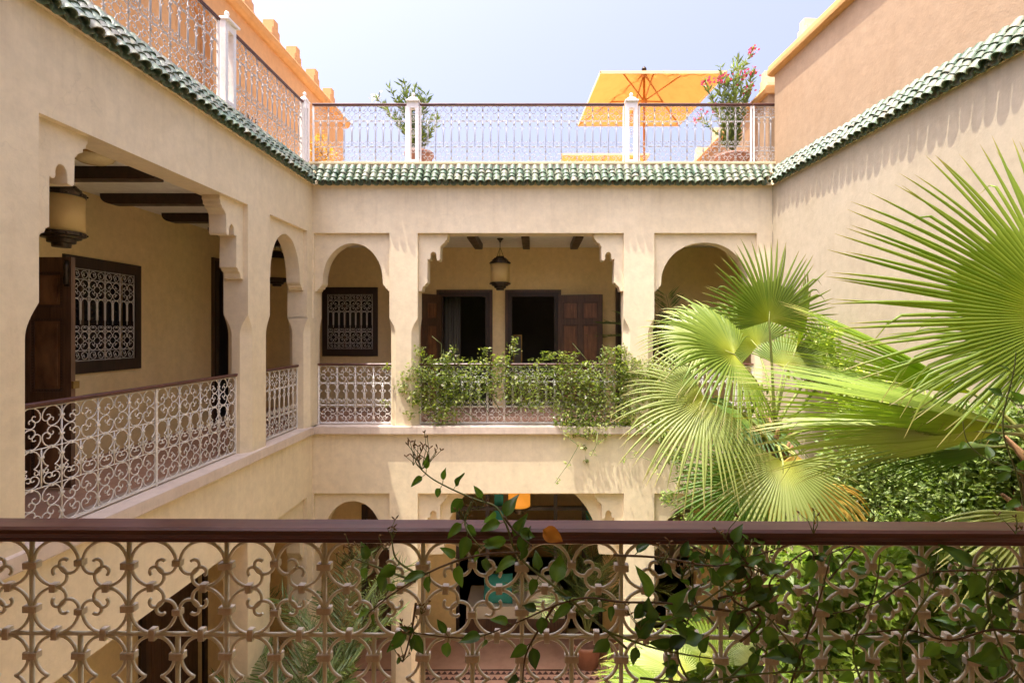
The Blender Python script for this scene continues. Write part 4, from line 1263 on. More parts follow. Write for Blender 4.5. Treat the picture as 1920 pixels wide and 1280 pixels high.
def bush(name, label, cat, base, clusters, size, mat, seed, aspect=.5, stems=(), smat=None, flowers=0, fmat=None, group=None, up=.35, nstem=0):
    """a plant: woody stems, joined small leaves, perhaps flowers. clusters: (centre, radius, count[, flat])"""
    g = np.random.default_rng(seed)
    th = thing(name, label, cat, base, group)
    pts = np.concatenate([cluster(c[0], c[1], c[2], g, c[3] if len(c) > 3 else (1, 1, 1)) for c in clusters])
    V, F, v = leaf_cloud(pts, size, aspect, seed, up)
    place('leaves', raw_mesh('leaves', V, F, mat, v), th, kind='stuff')
    sb = MB()
    for s in stems:
        k = len(s); sb.tube(s, [0.005 * (1 - .75 * i / max(1, k - 1)) + .0015 for i in range(k)], 5)
    rr = random.Random(seed)
    for c in clusters:
        for _ in range(nstem):
            a = Vector(c[0]) - Vector((0, 0, c[1] * .5)); e = Vector(cluster(c[0], c[1] * 1.1, 1, g)[0])
            m = a.lerp(e, .5) + Vector((rr.uniform(-1, 1), rr.uniform(-1, 1), rr.uniform(-1, 1))) * c[1] * .2
            sb.tube([a, m, e], [.006, .004, .002], 4)
    if sb.v:
        sb.obj('stems', smat or M['stem'], th, 'stuff')
    if flowers:
        fp = pts[g.choice(len(pts), flowers, replace=False)] + g.normal(size=(flowers, 3)) * .02
        allv = []; allf = []; 
        for q in range(5):
            a = 2 * math.pi * q / 5
            dirs = np.tile(np.array([[math.cos(a), -.3, math.sin(a)]]), (flowers, 1))
            V, F, v = leaf_cloud(fp, size * .55, .7, seed + q, .1, .25, dirs)
            allf.append(F + sum(len(x) for x in allv)); allv.append(V)
        place('flowers', raw_mesh('flowers', np.concatenate(allv), np.concatenate(allf), fmat or M['petalw']), th, kind='stuff')
    return th

# ------------------------------------------------------------------ fan palms
def fan(parent, hub, out, nrm, rad, spread=210, nseg=44, droop=.25, cup=.12, mat=None, base=None, seed=0, fuse=.46, sidelen=.72, ragged=.06, fold=0):
    rr = random.Random(seed)
    hub = Vector(hub); o, n, s = frame3(out, nrm)
    rows = [.015, fuse * .33, fuse * .66, fuse] + [fuse + .02 + (1 - fuse - .02) * k / 6 for k in range(7)]
    V, F, vary, along = [], [], [], []
    half = R(spread) / nseg / 2
    for i in range(nseg):
        th = R(spread) * ((i + .5) / nseg - .5)
        edge = abs(th) / (R(spread) / 2)
        L = rad * (sidelen + (1 - sidelen) * math.cos(edge * math.pi / 2)) * (1 + rr.uniform(-ragged, ragged))
        thv = th + rr.uniform(-.012, .012)
        vv = min(1, max(0, .5 + rr.gauss(0, .28)))
        k0 = len(V)
        tw = rr.uniform(-.06, .06); dr_ = droop * (1 + rr.uniform(-.35, .6)); lat = rr.uniform(-.09, .09); bent = rr.random() < .14
        for r in rows:
            hw = math.tan(half) * min(r, fuse) * L * 1.06
            if r > fuse:
                t = (r - fuse) / (1 - fuse)
                hw *= max(0.03, .97 * (1 - t) ** .55)
            ang = th if r <= fuse else th + (thv - th) + lat * (r - fuse)
            sg = 1 if th >= 0 else -1
            s_f = s * math.cos(R(fold)) - n * (sg * math.sin(R(fold)))
            dv = o * math.cos(ang) + s_f * math.sin(ang)
            pv = -o * math.sin(ang) + s_f * math.cos(ang)
            nf = dv.cross(pv); nf = nf if nf.dot(n) > 0 else -nf
            c = hub + dv * (r * L) - n * (cup * L * (math.sin(ang) ** 2) * r * -1.0)
            c = c - n * (.10 * L * r * r)
            q = max(0, r - .42)
            c = c + Vector((0, 0, -1)) * (dr_ * L * q * q * 2.0) + n * (tw * L * q * q)
            if bent and r > .78:
                c = c + Vector((0, 0, -1)) * (L * (r - .78) * .7) - dv * (L * (r - .78) * .45)
            V += [c - pv * hw, c + nf * (hw * 1.35), c + pv * hw]
            vary += [vv * .45, min(1, vv + .25), vv * .45]  # dark edges, light midline: pleat shading put into the blade colour
            along += [r] * 3
        for j in range(len(rows) - 1):
            a = k0 + j * 3
            F += [(a, a + 1, a + 4, a + 3), (a + 1, a + 2, a + 5, a + 4)]
    fr_ = place('frond', raw_mesh('frond', [tuple(p) for p in V], F, mat or M['palm'], vary, along), parent)
    if base is not None:
        base = Vector(base)
        mid = base.lerp(hub, .55) + Vector((0, 0, .10 * (hub - base).length))
        pts = [base, base.lerp(mid, .5) + Vector((0, 0, .03)), mid, mid.lerp(hub, .6), hub, hub + o * rad * .12]
        MB().tube(pts, [.026, .020, .016, .013, .011, .004], 6).obj('petiole', M['petiole'], fr_)
    return fr_

def trunk(parent, x, y, z0, z1, r0, r1, seed=1):
    rr = random.Random(seed)
    prof = []
    n = int((z1 - z0) / .05)
    for k in range(n + 1):
        t = k / n
        r = r0 + (r1 - r0) * t
        prof.append((r * (1.0 + (.07 if k % 2 else -.03)) * (1 + rr.uniform(-.03, .03)), z0 + (z1 - z0) * t))
    MB().lathe(prof, (x, y, 0), 16, True, lambda i, j: .05 * math.sin(j * 2.1 + i * 1.3)).obj('trunk', M['trunk'], parent)
def boots(parent, c, n, r, seed):
    rr = random.Random(seed)
    for k in range(n):
        a = rr.uniform(0, 2 * math.pi); z = rr.uniform(-.45, .15)
        p = Vector(c) + Vector((math.cos(a) * r, math.sin(a) * r, z))
        e = p + Vector((math.cos(a) * .14, math.sin(a) * .14, rr.uniform(.08, .3)))
        MB().tube([p - Vector((0, 0, .12)), p, e], [.05, .035, .014], 5).obj('leaf_base', M['boot'], parent)

pa = thing('fan_palm', 'fan palm with upright green fronds before the back right arch', 'palm', (2.85, 6.1, ZG))
CA = Vector((2.85, 6.1, .12))
trunk(pa, 2.85, 6.1, ZG, .10, .17, .13, 2); boots(pa, CA, 16, .10, 3)
A_ = [  # hub, out, normal, radius, spread, segments, droop, material
    (P(1442, 602, 5.9), (0.02, -.05, 1), (.05, -1, .1), .98, 215, 46, .05, 'palm'),
    (P(1376, 664, 5.5), (-.75, -.25, .30), (-.1, -.80, .75), 1.02, 250, 52, .22, 'palm'),
    (P(1322, 748, 5.2), (-.70, -.35, -.42), (.05, -.95, .50), .98, 215, 50, .22, 'palmpale'),
    (P(1468, 866, 5.2), (-.22, -.45, -.86), (.05, -.92, .55), .98, 220, 50, .12, 'palmpale'),
    (P(1405, 905, 6.0), (-.75, -.15, -.45), (.1, -.85, .5), 1.0, 200, 44, .2, 'palmdark'),
    (P(1492, 655, 6.4), (.32, .25, .9), (.95, -.45, -.25), 1.05, 150, 36, .08, 'palm'),
    (P(1420, 650, 6.6), (-.55, .3, .75), (-.2, -.85, .5), 1.0, 200, 44, .2, 'palm'),
    (P(1470, 690, 6.3), (.6, .25, .6), (-.3, -.7, .7), 1.0, 180, 40, .25, 'palm'),
    (P(1330, 640, 6.7), (-.8, .3, .35), (0, -.75, .65), .95, 210, 44, .25, 'palmpale'),
    (P(1565, 745, 6.0), (.55, -.1, .5), (-.15, -.85, .5), .72, 190, 40, .25, 'palm'),
    (P(1620, 800, 5.5), (.7, -.2, .1), (-.2, -.75, .6), .70, 190, 40, .3, 'palmpale'),
    (P(1545, 690, 6.5), (.3, .1, .8), (.2, -.9, .3), .75, 170, 38, .12, 'palmdark'),
    (P(1400, 780, 6.4), (-.4, -.4, -.1), (0, -.5, .85), .95, 220, 44, .3, 'palmdark'),
]
for k, (h, o, n, r, sp, ns, dp, mt) in enumerate(A_):
    fan(pa, h, o, n, r, sp, ns, dp, .10, M[mt], CA + Vector((rnd.uniform(-.06, .06), rnd.uniform(-.06, .06), rnd.uniform(-.05, .2))), 100 + k)
for k, (h, o, n, r, mt) in enumerate(((P(1590, 690, 6.6), (.45, .1, .2), (0, -.8, .6), .6, 'palmdry'), (P(1540, 905, 5.3), (.45, -.4, -.8), (.2, -.85, .5), .7, 'palmgold'),
                                       (P(1490, 850, 5.6), (-.1, -.3, -.95), (.3, -.9, .2), .8, 'palmgold'))):
    fan(pa, h, o, n, r, 120, 22, .5, .2, M[mt], CA, 140 + k, ragged=.2)

pb = thing('fan_palm', 'nearer fan palm whose long fronds reach in from the right edge', 'palm', (3.75, 3.7, ZG))
CB = Vector((3.72, 3.75, .55))
trunk(pb, 3.75, 3.75, ZG, .55, .17, .13, 5); boots(pb, CB, 12, .10, 6)
B_ = [
    (P(2005, 596, 3.25), (-.88, .10, .42), (-.12, -.97, .12), 1.42, 156, 58, .03, 'palm', 0, .48),
    (P(1893, 800, 3.4), (-.97, .10, .20), (.10, -.98, .10), 1.78, 116, 60, .06, 'palm', 70, .3),
    (P(1825, 738, 3.9), (-.84, .05, .50), (.10, -.98, .06), 1.48, 104, 50, .06, 'palm', 72, .32),
    (P(1880, 812, 3.6), (-.96, .22, .04), (.0, -.92, .36), 1.62, 80, 34, .10, 'palmpale', 66, .4),
    (P(1885, 836, 3.8), (-.9, .2, -.10), (.0, -.9, .4), 1.0, 80, 34, .15, 'palmdark', 66, .35),
    (P(1950, 640, 3.5), (-.8, .25, -.2), (-.05, -.8, .5), .95, 100, 30, .12, 'palm', 0, .4),
    (P(1945, 960, 3.3), (-.3, -.1, -.95), (-.1, -.95, .3), .8, 150, 32, .2, 'palmpale', 0, .45),
]
for k, (h, o, n, r, sp, ns, dp, mt, fo, fu) in enumerate(B_):
    fan(pb, h, o, n, r, sp, ns, dp, .10, M[mt], CB + Vector((rnd.uniform(-.06, .06), rnd.uniform(-.06, .06), rnd.uniform(-.1, .15))), 200 + k, fuse=fu, fold=fo)

pc = thing('fan_palm', 'low young fan palm with yellow-green leaves down in the sunlit garden', 'palm', (2.3, 5.6, ZG))
CC = Vector((2.3, 5.6, -3.1))
trunk(pc, 2.3, 5.6, ZG, -3.1, .14, .11, 8)
for k in range(9):
    a = 2 * math.pi * k / 9 + .3
    o = Vector((math.cos(a), math.sin(a), .35))
    fan(pc, CC + o * .75 + Vector((0, 0, .25)), o, Vector((0, 0, 1)) - o * .3, 1.0, 220, 44, .3, .1, M['palmpale' if k % 2 else 'palm'], CC, 300 + k)

# ------------------------------------------------------------------ jasmine on the back railing
JC = []
gj = np.random.default_rng(11)
def jc(px, py, r, n, Y=8.1, flat=(1.2, .7, 1)): JC.append((P(px, py, Y), r, n, flat))
for px in range(792, 1262, 24):
    top = 690 - 14 * math.sin(px * .05) + gj.uniform(-8, 8)
    dens = (1.0 if px < 870 or px > 1040 else .62) * gj.uniform(.5, 1.1)
    jc(px, top + 14, .21, int(250 * dens)); jc(px + 8, top + 44, .20, int(230 * dens)); jc(px - 6, top - 16, .09, int(50 * dens))
    if px < 860 or px > 1045:
        jc(px, top + 76, .20, int(210 * dens))
    if px > 1050:
        jc(px, top + 104, .18, int(230 * dens), 8.05)
for px, py, r, n in ((765, 705, .14, 90), (752, 728, .11, 50), (775, 745, .13, 70), (770, 775, .1, 40), (800, 765, .12, 50), (820, 785, .12, 50), (726, 690, .07, 18), (722, 755, .07, 16),
                     (842, 672, .12, 50), (850, 655, .08, 24), (960, 655, .12, 50), (968, 640, .07, 22), (940, 675, .12, 50), (1025, 668, .1, 36), (1060, 668, .1, 36), (1078, 665, .07, 16),
                     (1140, 665, .14, 80), (1160, 655, .09, 30), (1110, 795, .13, 60), (1180, 690, .2, 150), (1215, 690, .2, 160), (1195, 720, .22, 170), (1010, 760, .12, 40), (1095, 838, .06, 10), (1100, 860, .05, 8)):
    jc(px, py, r, n, 8.05)
jst = []
for k in range(26):
    x0 = gj.uniform(790, 1220); z0 = gj.uniform(700, 790)
    pts = [P(x0, z0, 8.1)]
    for q in range(4):
        x0 += gj.uniform(-40, 30); z0 += gj.uniform(-34, 16)
        pts.append(P(x0, z0, 8.1 + gj.uniform(-.12, .06)))
    jst.append(pts)
bush('jasmine', 'sunlit jasmine sprawling over the middle back railing', 'climber', P(1190, 800, 8.1), JC, .054, M['jasmine'], 12, .48, jst, M['gstem'], 90, group=None, nstem=2)

# trailing sprays below the back ledge
sp = []
for k, (px, py) in enumerate(((1060, 815), (1085, 835), (1065, 870), (1045, 900), (1120, 830), (1110, 850), (1170, 860), (1190, 850), (1230, 880))):
    sp.append((P(px, py, 7.9), .06, 10))
bush('trailing_spray', 'thin jasmine sprays hanging below the back ledge', 'climber', P(1090, 812, 7.95), sp, .05, M['jasmine'], 13, .45,
     [[P(1055, 812, 7.95), P(1085, 835, 7.9), P(1065, 870, 7.9), P(1040, 905, 7.9)], [P(1120, 812, 7.95), P(1118, 835, 7.9), P(1108, 855, 7.9)], [P(1240, 870, 7.6), P(1200, 855, 7.7), P(1165, 862, 7.8)]], M['gstem'])

# ------------------------------------------------------------------ shrubs on the right
def inside(px, Y, gap=.28): return min(Y, (4.283 - gap) / max(.05, (px - 1002) / 960 + .066))   # keep clear of the right wall
def blob(cs): return [(P(px, py, inside(px, Y)), r * inside(px, Y) / Y, n) for px, py, Y, r, n in cs]
bush('climbing_shrub', 'dense small-leaved green shrub between the two fan palms', 'shrub', (3.6, 5.6, ZG),
     blob([(1590 + 38 * i + 10 * (j % 2), 850 + 34 * j - 8 * i, 5.6 + .12 * (i % 3), .30, 680) for i in range(9) for j in range(6)] +
          [(1540, 930, 5.9, .3, 380), (1560, 980, 5.8, .3, 380), (1520, 1000, 5.9, .3, 380), (1820, 900, 5.2, .3, 400), (1830, 960, 5.0, .3, 400), (1700, 800, 6, .25, 260), (1640, 790, 6.2, .22, 240)]),
     .055, M['shrub'], 21, .42, nstem=3, flowers=60)
bush('climbing_shrub', 'dark leafy climber hanging beside the lower left palm fans', 'climber', (2.2, 7.6, -1.5),
     blob([(1240, 800, 7.4, .2, 160), (1270, 850, 7.3, .22, 190), (1300, 900, 7.2, .25, 240), (1310, 950, 7.2, .25, 240), (1300, 990, 7.2, .28, 280), (1255, 935, 7.3, .15, 90), (1400, 800, 7.0, .3, 260), (1420, 760, 7.0, .3, 260), (1330, 780, 7.2, .3, 260), (1390, 850, 6.8, .3, 280), (1380, 920, 6.8, .3, 280), (1380, 980, 6.8, .3, 280)]),
     .07, M['shrub'], 22, .5, nstem=3)
bush('climbing_shrub', 'leafy green creeper low on the sunlit right wall', 'climber', (3.8, 6.8, ZG),
     blob([(1500, 640, 7.0, .22, 150), (1535, 640, 6.9, .2, 130), (1560, 625, 6.9, .15, 70), (1575, 700, 6.6, .3, 220), (1640, 720, 6.2, .3, 240), (1700, 760, 5.8, .3, 240), (1600, 760, 6.4, .3, 240), (1520, 700, 6.8, .3, 230), (1760, 830, 5.2, .3, 240)]),
     .075, M['jasmine'], 23, .42, nstem=4)
bush('garden_bush', 'broad mass of bright garden foliage deep in the courtyard on the right', 'shrub', (2.6, 5.4, ZG),
     [((1.4 + .5 * i + rnd.uniform(-.15, .15), 4.6 + .55 * j + rnd.uniform(-.15, .15), ZG + .35 + .55 * rnd.random() + .25 * i), .5, 420) for i in range(5) for j in range(6)],
     .13, M['bright'], 24, .45, nstem=3)
bush('garden_bush', 'tall leafy bush below the right end of the near railing', 'shrub', (3.2, 4.0, ZG),
     [((2.3 + .35 * i + rnd.uniform(-.1, .1), 3.3 + .45 * j, ZG + 1.0 + .5 * k), .38, 260) for i in range(4) for j in range(3) for k in range(4)],
     .10, M['bright'], 25, .45, nstem=2)

gb = np.random.default_rng(26)
bush('climbing_shrub', 'sunlit creeper hanging on the right wall behind the near vine leaves', 'climber', (3.8, 4.8, ZG),
     [(P(gb.uniform(1480, 1830), gb.uniform(1010, 1300), gb.uniform(3.9, 4.6)), .24, 230) for _ in range(46)], .10, M['bright'], 26, .5, nstem=3)
# ------------------------------------------------------------------ potted plants
def pot(parent, c, r, h):
    MB().lathe([(r * .68, 0), (r * .72, .02), (r * .98, h * .86), (r * 1.08, h * .87), (r * 1.08, h), (r * .94, h), (r * .92, h * .93), (.01, h * .93)], c, 24).obj('pot', M['clay'], parent)
def oleander(label, c, stems, fl, seed, fmat, pr=.22, ph=.36, L=.14):
    g = np.random.default_rng(seed)
    th = thing('potted_oleander', label, 'plant', c)
    pot(th, c, pr, ph)
    sb = MB(); pts = []; dirs = []; tips = []
    for s in stems:
        s = [Vector(p) for p in s]
        k = len(s)
        sb.tube(s, [.013 - .009 * i / (k - 1) for i in range(k)], 5)
        for i in range(k - 1):
            for t in np.arange(0, 1, .07 / max(.05, (s[i + 1] - s[i]).length)):
                p = s[i].lerp(s[i + 1], t)
                ax = (s[i + 1] - s[i]).normalized()
                if (p - s[0]).length < .25: continue
                for q in range(5):
                    a = g.uniform(0, 2 * math.pi)
                    o = Vector((math.cos(a), math.sin(a), 0))
                    pts.append(p); dirs.append((o * .8 + ax * .9) * 2)
        tips.append(s[-1])
    V, F, v = leaf_cloud(np.array([tuple(p) for p in pts]), L, .24, seed, .3, .45, np.array([tuple(d) for d in dirs]))
    place('leaves', raw_mesh('leaves', V, F, M['oleander'], v), th, kind='stuff')
    sb.obj('stems', M['gstem'], th, 'stuff')
    for tp in tips:
        if g.uniform() > fl: continue
        fp = np.array(tp) + g.normal(size=(26, 3)) * .045
        V, F, v = leaf_cloud(fp, .05, .8, seed + 3, .2)
        place('flower', raw_mesh('flower', V, F, fmat), th, kind='stuff')
    return th
c2 = Vector((3.42, 8.85, 4.1))
st = [[c2 + Vector((0, 0, .3)), P(1378, 230, 8.85), P(1376, 170, 8.85), P(1392, 125, 8.85), P(1410, 97, 8.85)]]
for a in ((1350, 120), (1375, 112), (1395, 142), (1412, 135), (1322, 155), (1345, 150), (1404, 165), (1400, 175), (1310, 220), (1365, 150), (1385, 108), (1340, 200)):
    e = P(a[0], a[1], 8.85 + rnd.uniform(-.25, .25))
    b0 = c2 + Vector((rnd.uniform(-.05, .05), rnd.uniform(-.05, .05), .3))
    st.append([b0, b0.lerp(e, .4) + Vector((0, 0, .15)), b0.lerp(e, .75) + Vector((0, 0, .07)), e])
oleander('tall potted oleander with pink flowers by the right roof wall', c2, st, .85, 31, M['petalp'], .27, .42)
c1 = Vector((-1.98, 8.8, 4.1))
st = []
for a in ((705, 182), (730, 165), (752, 158), (757, 153), (775, 160), (790, 165), (800, 180), (720, 200), (815, 240), (820, 225), (740, 215), (795, 250), (770, 190), (785, 200), (750, 190), (810, 215)):
    e = P(a[0], a[1], 8.8 + rnd.uniform(-.25, .25))
    b0 = c1 + Vector((rnd.uniform(-.08, .08), rnd.uniform(-.08, .08), .3))
    st.append([b0, b0.lerp(e, .4) + Vector((0, 0, .12)), b0.lerp(e, .75) + Vector((0, 0, .05)), e])
oleander('potted oleander with white flowers behind the left terrace post', c1, st, .12, 32, M['petalw'], .23, .45, .13)
bush('potted_shrub', 'small yellowish shrub at the foot of the orange roof wall', 'shrub', (-4.1, 9.6, 4.1),
     [(P(592, 268, 9.5), .16, 120), (P(600, 285, 9.5), .2, 160), (P(612, 290, 9.5), .2, 160), (P(588, 295, 9.5), .2, 160), (P(604, 255, 9.5), .09, 40)], .07, M['palmgold'], 33, .4, nstem=4)
tw = tag(MB().box(-3.4, 2.9, 14.5, 14.75, 4.1, 5.55).obj('far_parapet', M['merlon']), 'low pale parapet at the far end of the roof terrace', 'wall')

def feather_palm(label, c, n, L, seed, ph=.45, zh=1.2, mat=None):
    g = random.Random(seed)
    th = thing('feather_palm', label, 'palm', c)
    pot(th, c, .27, ph)
    c0 = Vector(c) + Vector((0, 0, ph * .9))
    for k in range(n):
        a = 2 * math.pi * k / n * 1.618 + g.uniform(-.2, .2)
        lean = g.uniform(.25, .9)
        pts = []
        Lk = L * g.uniform(.75, 1.1)
        h = Vector((math.cos(a), math.sin(a), 0))
        for i in range(11):
            t = i / 10
            pts.append(c0 + h * (Lk * lean * t * t * .9 + .1 * t) + Vector((0, 0, Lk * (t * 1.05 - .62 * lean * t ** 2.6))))
        fr_ = MB().tube(pts, [.012 * (1 - t / 11) + .002 for t in range(11)], 5).obj('frond', M['gstem'], th)
        P_ = []; D_ = []
        for i in range(2, 10):
            for q in range(8):
                p = pts[i].lerp(pts[i + 1], q / 8) if i < 10 else pts[i]
                ax = (pts[min(10, i + 1)] - pts[i]).normalized()
                sd = ax.cross(Vector((0, 0, 1))).normalized()
                for s in (-1, 1):
                    P_.append(tuple(p)); D_.append(tuple((sd * s + ax * .75 + Vector((0, 0, .15))) * 5))
        V, F, v = leaf_cloud(P_, .34, .055, seed + k, .2, .35, np.array(D_), .25)
        V[:, 2] -= 0
        place('leaflets', raw_mesh('leaflets', V, F, mat or M['areca'], v), fr_, kind='stuff')
    return th
feather_palm('feathery potted palm in the courtyard below the left arch', (-2.75, 7.0, ZG), 12, 2.6, 41)
feather_palm('feathery potted palm standing lower and closer to the back left pillar', (-3.0, 6.3, ZG), 8, 1.9, 42)
feather_palm('dark feathery palm in the ground floor bay at the back', (.95, 9.2, ZG), 12, 2.1, 43)
feather_palm('feathery potted palm in the upper gallery behind the right arch', (2.55, 9.2, 0), 12, 1.9, 44)

# ------------------------------------------------------------------ vines on the near railing
def vine_leaf(w, curl, wave, seed, mat):
    rr = random.Random(seed)
    rows = 9; V = []; F = []; vary = []; al = []
    for i in range(rows):
        t = i / (rows - 1)
        hw = w * (math.sin(math.pi * min(1, t * 1.02) ** .72) ** .85) * (1 - .25 * t) if 0 < t < 1 else 0.004
        for j, s in enumerate((-1, -.5, 0, .5, 1)):
            x = s * hw
            z = abs(s) * hw * .42 - curl * t * t + wave * math.sin(t * 9 + s * 2 + seed) * abs(s)
            V.append((x, t, z)); vary.append(min(1, max(0, .35 + .5 * (1 - abs(s)) * (1 if abs(s) < .1 else .3) + rr.uniform(-.08, .08)))); al.append(t)
    for i in range(rows - 1):
        for j in range(4):
            a = i * 5 + j
            F.append((a, a + 1, a + 6, a + 5))
    return raw_mesh('leaf', V, F, mat, vary, al, True)
LV = [vine_leaf(.22, .55, .05, 11, M['vine']), vine_leaf(.38, .05, .07, 12, M['vine']), vine_leaf(.28, -.2, .04, 13, M['vine']), vine_leaf(.30, .25, .03, 1, M['vine']), vine_leaf(.34, .12, .05, 2, M['vine']), vine_leaf(.26, .4, .04, 3, M['vine']), vine_leaf(.36, .3, .02, 4, M['vine'])]
LY = [vine_leaf(.28, .2, .04, 5, M['vineyoung']), vine_leaf(.32, .35, .03, 6, M['vineyoung']), vine_leaf(.24, .1, .05, 7, M['vineyoung'])]
LD = vine_leaf(.36, .5, .08, 9, M['vinedry'])

def smooth_path(pts, n=6):
    pts = [Vector(p) for p in pts]
    out = []
    for i in range(len(pts) - 1):
        p0 = pts[max(0, i - 1)]; p1 = pts[i]; p2 = pts[i + 1]; p3 = pts[min(len(pts) - 1, i + 2)]
        for k in range(n):
            t = k / n
            out.append(.5 * ((2 * p1) + (p2 - p0) * t + (2 * p0 - 5 * p1 + 4 * p2 - p3) * t * t + (3 * p1 - p0 - 3 * p2 + p3) * t ** 3))
    out.append(pts[-1])
    return out

def put_leaf(parent, p, d, nrm, size, meshes, rr):
    d = Vector(d).normalized(); n = Vector(nrm)
    n = n - d * n.dot(d)
    n = n.normalized() if n.length > 1e-4 else d.orthogonal().normalized()
    x = d.cross(n)
    return place('leaf', rr.choice(meshes), parent, basis(p, x, d, n, size))

def buds(mb, fl, p, rr, size=.05, n=7):
    for k in range(n):
        e = p + Vector((rr.uniform(-1, 1) * .8, rr.uniform(-.5, .5), rr.uniform(.3, 1.2))) * size * rr.uniform(.5, 1.2)
        mid = p.lerp(e, .5) + Vector((rr.uniform(-1, 1), 0, rr.uniform(-1, 1))) * size * .15
        mb.tube([p, mid, e], [.0014, .0011, .0009], 4)
        for q in range(2):
            f = e + Vector((rr.uniform(-1, 1), rr.uniform(-.5, .5), rr.uniform(.2, 1))) * size * .25
            fl.tube([e, e.lerp(f, .6), f], [.0009, .0021, .0008], 5)

def vine(label, stems, seed, size=(.045, .075), gap=.05, young=.25, dens=1.0, dry=0.0, bud=()):
    rr = random.Random(seed)
    th = thing('vine', label, 'climber', stems[0][0])
    for s in stems:
        sp_ = smooth_path(s)
        k = len(sp_)
        MB().tube(sp_, [.0034 - .0019 * i / k for i in range(k)], 6).obj('stem', M['gstem'] if rr.random() < .6 else M['stem'], th)
        acc = 0; side = 1
        for i in range(1, k):
            acc += (sp_[i] - sp_[i - 1]).length
            if acc > gap * rr.uniform(.7, 1.4) / dens:
                acc = 0
                ax = (sp_[i] - sp_[i - 1]).normalized()
                for s_ in ((1, -1) if rr.random() < .55 else (side,)):
                    per = ax.cross(Vector((0, 1, 0))).normalized() * s_
                    d = per * .9 + ax * rr.uniform(.1, .9) + Vector((0, rr.uniform(-.5, .4), -rr.uniform(0, .7)))
                    pet = sp_[i] + d.normalized() * .012
                    sz = rr.uniform(*size) * (1 - .45 * i / k)
                    nn = Vector((rr.uniform(-.6, .6), -1 + rr.uniform(-.2, .7), rr.uniform(.2, 1.3)))
                    ms = [LD] if rr.random() < dry else (LY if rr.random() < young + .3 * i / k else LV)
                    put_leaf(th, pet, d, nn, sz, ms, rr)
                    MB().tube([sp_[i], pet], .0012, 4).obj('leaf_stalk', M['gstem'], th)
                side = -side
    if bud:
        mb = MB(); fl = MB()
        for p, sz, n in bud:
            buds(mb, fl, Vector(p), rr, sz, n)
        mb.obj('bud_stalks', M['gstem'], th, 'stuff'); fl.obj('buds', M['bud'], th, 'stuff')
    return th
Q = lambda px, py, Y=1.31: P(px, py, Y)
vine('jasmine tendril arching over the handrail with brown buds at its tip',
     [[Q(1175, 1215, 1.29), Q(1060, 1115, 1.29), Q(975, 1045, 1.29), Q(950, 985, 1.3), Q(930, 950, 1.33), Q(895, 937, 1.35), Q(850, 918, 1.36), Q(812, 898, 1.36), Q(790, 880, 1.36)],
      [Q(945, 968, 1.3), Q(965, 995, 1.29), Q(1000, 1025, 1.28)], [Q(885, 940, 1.35), Q(872, 975, 1.33), Q(880, 1000, 1.3), Q(905, 1030, 1.29)]],
     51, (.05, .08), .042, .8, 1.0, bud=[(Q(790, 880, 1.36), .075, 9), (Q(805, 865, 1.36), .05, 5), (Q(775, 872, 1.36), .05, 4), (Q(895, 955, 1.33), .035, 5), (Q(870, 975, 1.33), .035, 5)])
vine('leafy jasmine strand trailing left across the cream scrolls',
     [[Q(975, 1035, 1.28), Q(900, 1040, 1.28), Q(820, 1065, 1.28), Q(740, 1110, 1.29), Q(690, 1150, 1.3)], [Q(790, 1080, 1.28), Q(745, 1050, 1.28), Q(735, 1015, 1.28)],
      [Q(780, 1090, 1.29), Q(700, 1060, 1.3), Q(660, 1045, 1.3)]],
     52, (.05, .085), .055, .6, .9, bud=[(Q(735, 1012, 1.28), .045, 6), (Q(660, 1048, 1.3), .05, 9), (Q(640, 1060, 1.3), .04, 6), (Q(720, 1030, 1.3), .035, 4), (Q(690, 1150, 1.3), .03, 3)])
vine('long stem with drooping leaves crossing the middle of the near railing',
     [[Q(1370, 1145, 1.3), Q(1250, 1130, 1.29), Q(1165, 1128, 1.29), Q(1100, 1120, 1.29), Q(1040, 1135, 1.29), Q(960, 1170, 1.29), Q(880, 1195, 1.29), Q(770, 1185, 1.29)],
      [Q(1040, 1135, 1.29), Q(1010, 1180, 1.29), Q(985, 1230, 1.29), Q(980, 1290, 1.3)], [Q(1130, 1180, 1.28), Q(1230, 1215, 1.28), Q(1340, 1235, 1.28)],
      [Q(780, 1130, 1.3), Q(770, 1190, 1.3), Q(755, 1240, 1.3)]],
     53, (.05, .085), .065, .25, .9, bud=[(Q(770, 1190, 1.29), .05, 7), (Q(755, 1240, 1.3), .04, 5), (Q(790, 1150, 1.3), .035, 5)])
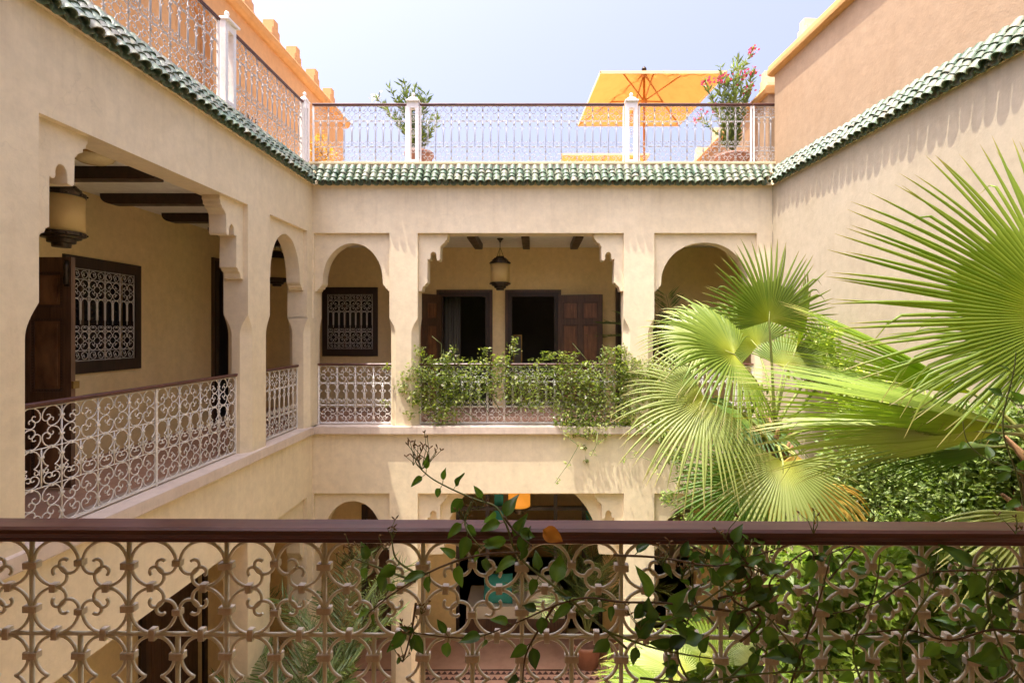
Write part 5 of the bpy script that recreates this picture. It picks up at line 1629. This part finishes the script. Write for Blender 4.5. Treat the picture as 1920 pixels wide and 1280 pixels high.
S1 = [[Q(1960, 1060, 1.3), Q(1850, 1068, 1.29), Q(1750, 1072, 1.29), Q(1690, 1098, 1.29), Q(1640, 1130, 1.29), Q(1560, 1150, 1.3)],
      [Q(1200, 1270, 1.3), Q(1300, 1278, 1.29), Q(1430, 1262, 1.29), Q(1600, 1255, 1.29), Q(1720, 1262, 1.3)],
      [Q(1150, 1040, 1.32), Q(1240, 1045, 1.3), Q(1340, 1060, 1.3), Q(1420, 1040, 1.31), Q(1480, 1020, 1.33)],
      [Q(1190, 1180, 1.3), Q(1260, 1160, 1.29), Q(1330, 1120, 1.29), Q(1390, 1070, 1.3), Q(1410, 1010, 1.32)],
      [Q(1480, 1290, 1.3), Q(1510, 1200, 1.3), Q(1540, 1110, 1.3), Q(1560, 1030, 1.31)],
      [Q(1700, 1290, 1.29), Q(1690, 1200, 1.28), Q(1740, 1110, 1.28), Q(1760, 1040, 1.3)],
      [Q(1960, 1190, 1.29), Q(1860, 1180, 1.28), Q(1780, 1200, 1.28), Q(1700, 1180, 1.28), Q(1600, 1190, 1.29)],
      [Q(1930, 1290, 1.28), Q(1880, 1220, 1.28), Q(1850, 1120, 1.29), Q(1870, 1040, 1.3)],
      [Q(1300, 1290, 1.33), Q(1270, 1220, 1.33), Q(1300, 1130, 1.34), Q(1290, 1050, 1.35)],
      [Q(1620, 1290, 1.34), Q(1600, 1210, 1.34), Q(1640, 1110, 1.35), Q(1650, 1040, 1.36)],
      [Q(1800, 1290, 1.36), Q(1810, 1200, 1.4), Q(1790, 1120, 1.42), Q(1810, 1050, 1.42)],
      [Q(1400, 1290, 1.42), Q(1420, 1200, 1.42), Q(1390, 1120, 1.43), Q(1440, 1050, 1.43)]]
_r = random.Random(77)
for _k in range(12):
    _x = _r.uniform(1330, 1930); _y = _r.uniform(1120, 1300); _Y = _r.uniform(1.28, 1.46)
    _p = []
    for _q in range(5):
        _p.append(Q(_x, _y, _Y)); _x += _r.uniform(-70, 70); _y -= _r.uniform(15, 70) if _y > 1060 else -20
    S1.append(_p)
vine('thick curtain of dark glossy vine leaves over the right half of the near railing', S1, 54, (.028, .088), .042, .45, 1.0, 0.0,
     bud=[(Q(1240, 1060, 1.29), .05, 8), (Q(1280, 1080, 1.29), .05, 6), (Q(1360, 1010, 1.28), .05, 3), (Q(1525, 1000, 1.27), .045, 4), (Q(1905, 1000, 1.27), .05, 4), (Q(1200, 1180, 1.28), .05, 6)])
vine('thin leafy shoots rising past the handrail at the right edge',
     [[Q(1960, 900, 1.75), Q(1900, 880, 1.75), Q(1850, 860, 1.75), Q(1815, 830, 1.75), Q(1805, 790, 1.75)], [Q(1930, 1000, 1.7), Q(1910, 900, 1.7), Q(1880, 800, 1.7), Q(1900, 700, 1.7), Q(1905, 660, 1.7)],
      [Q(1960, 740, 1.75), Q(1915, 760, 1.75), Q(1890, 745, 1.75)]], 55, (.05, .08), .08, .8, .9)
# one withered orange leaf lying against the handrail
put_leaf(bpy.data.objects.get('vine'), Q(1018, 992, 1.30), (.8, -.1, -.45), (0.1, -1, .3), .062, [LD], rnd)
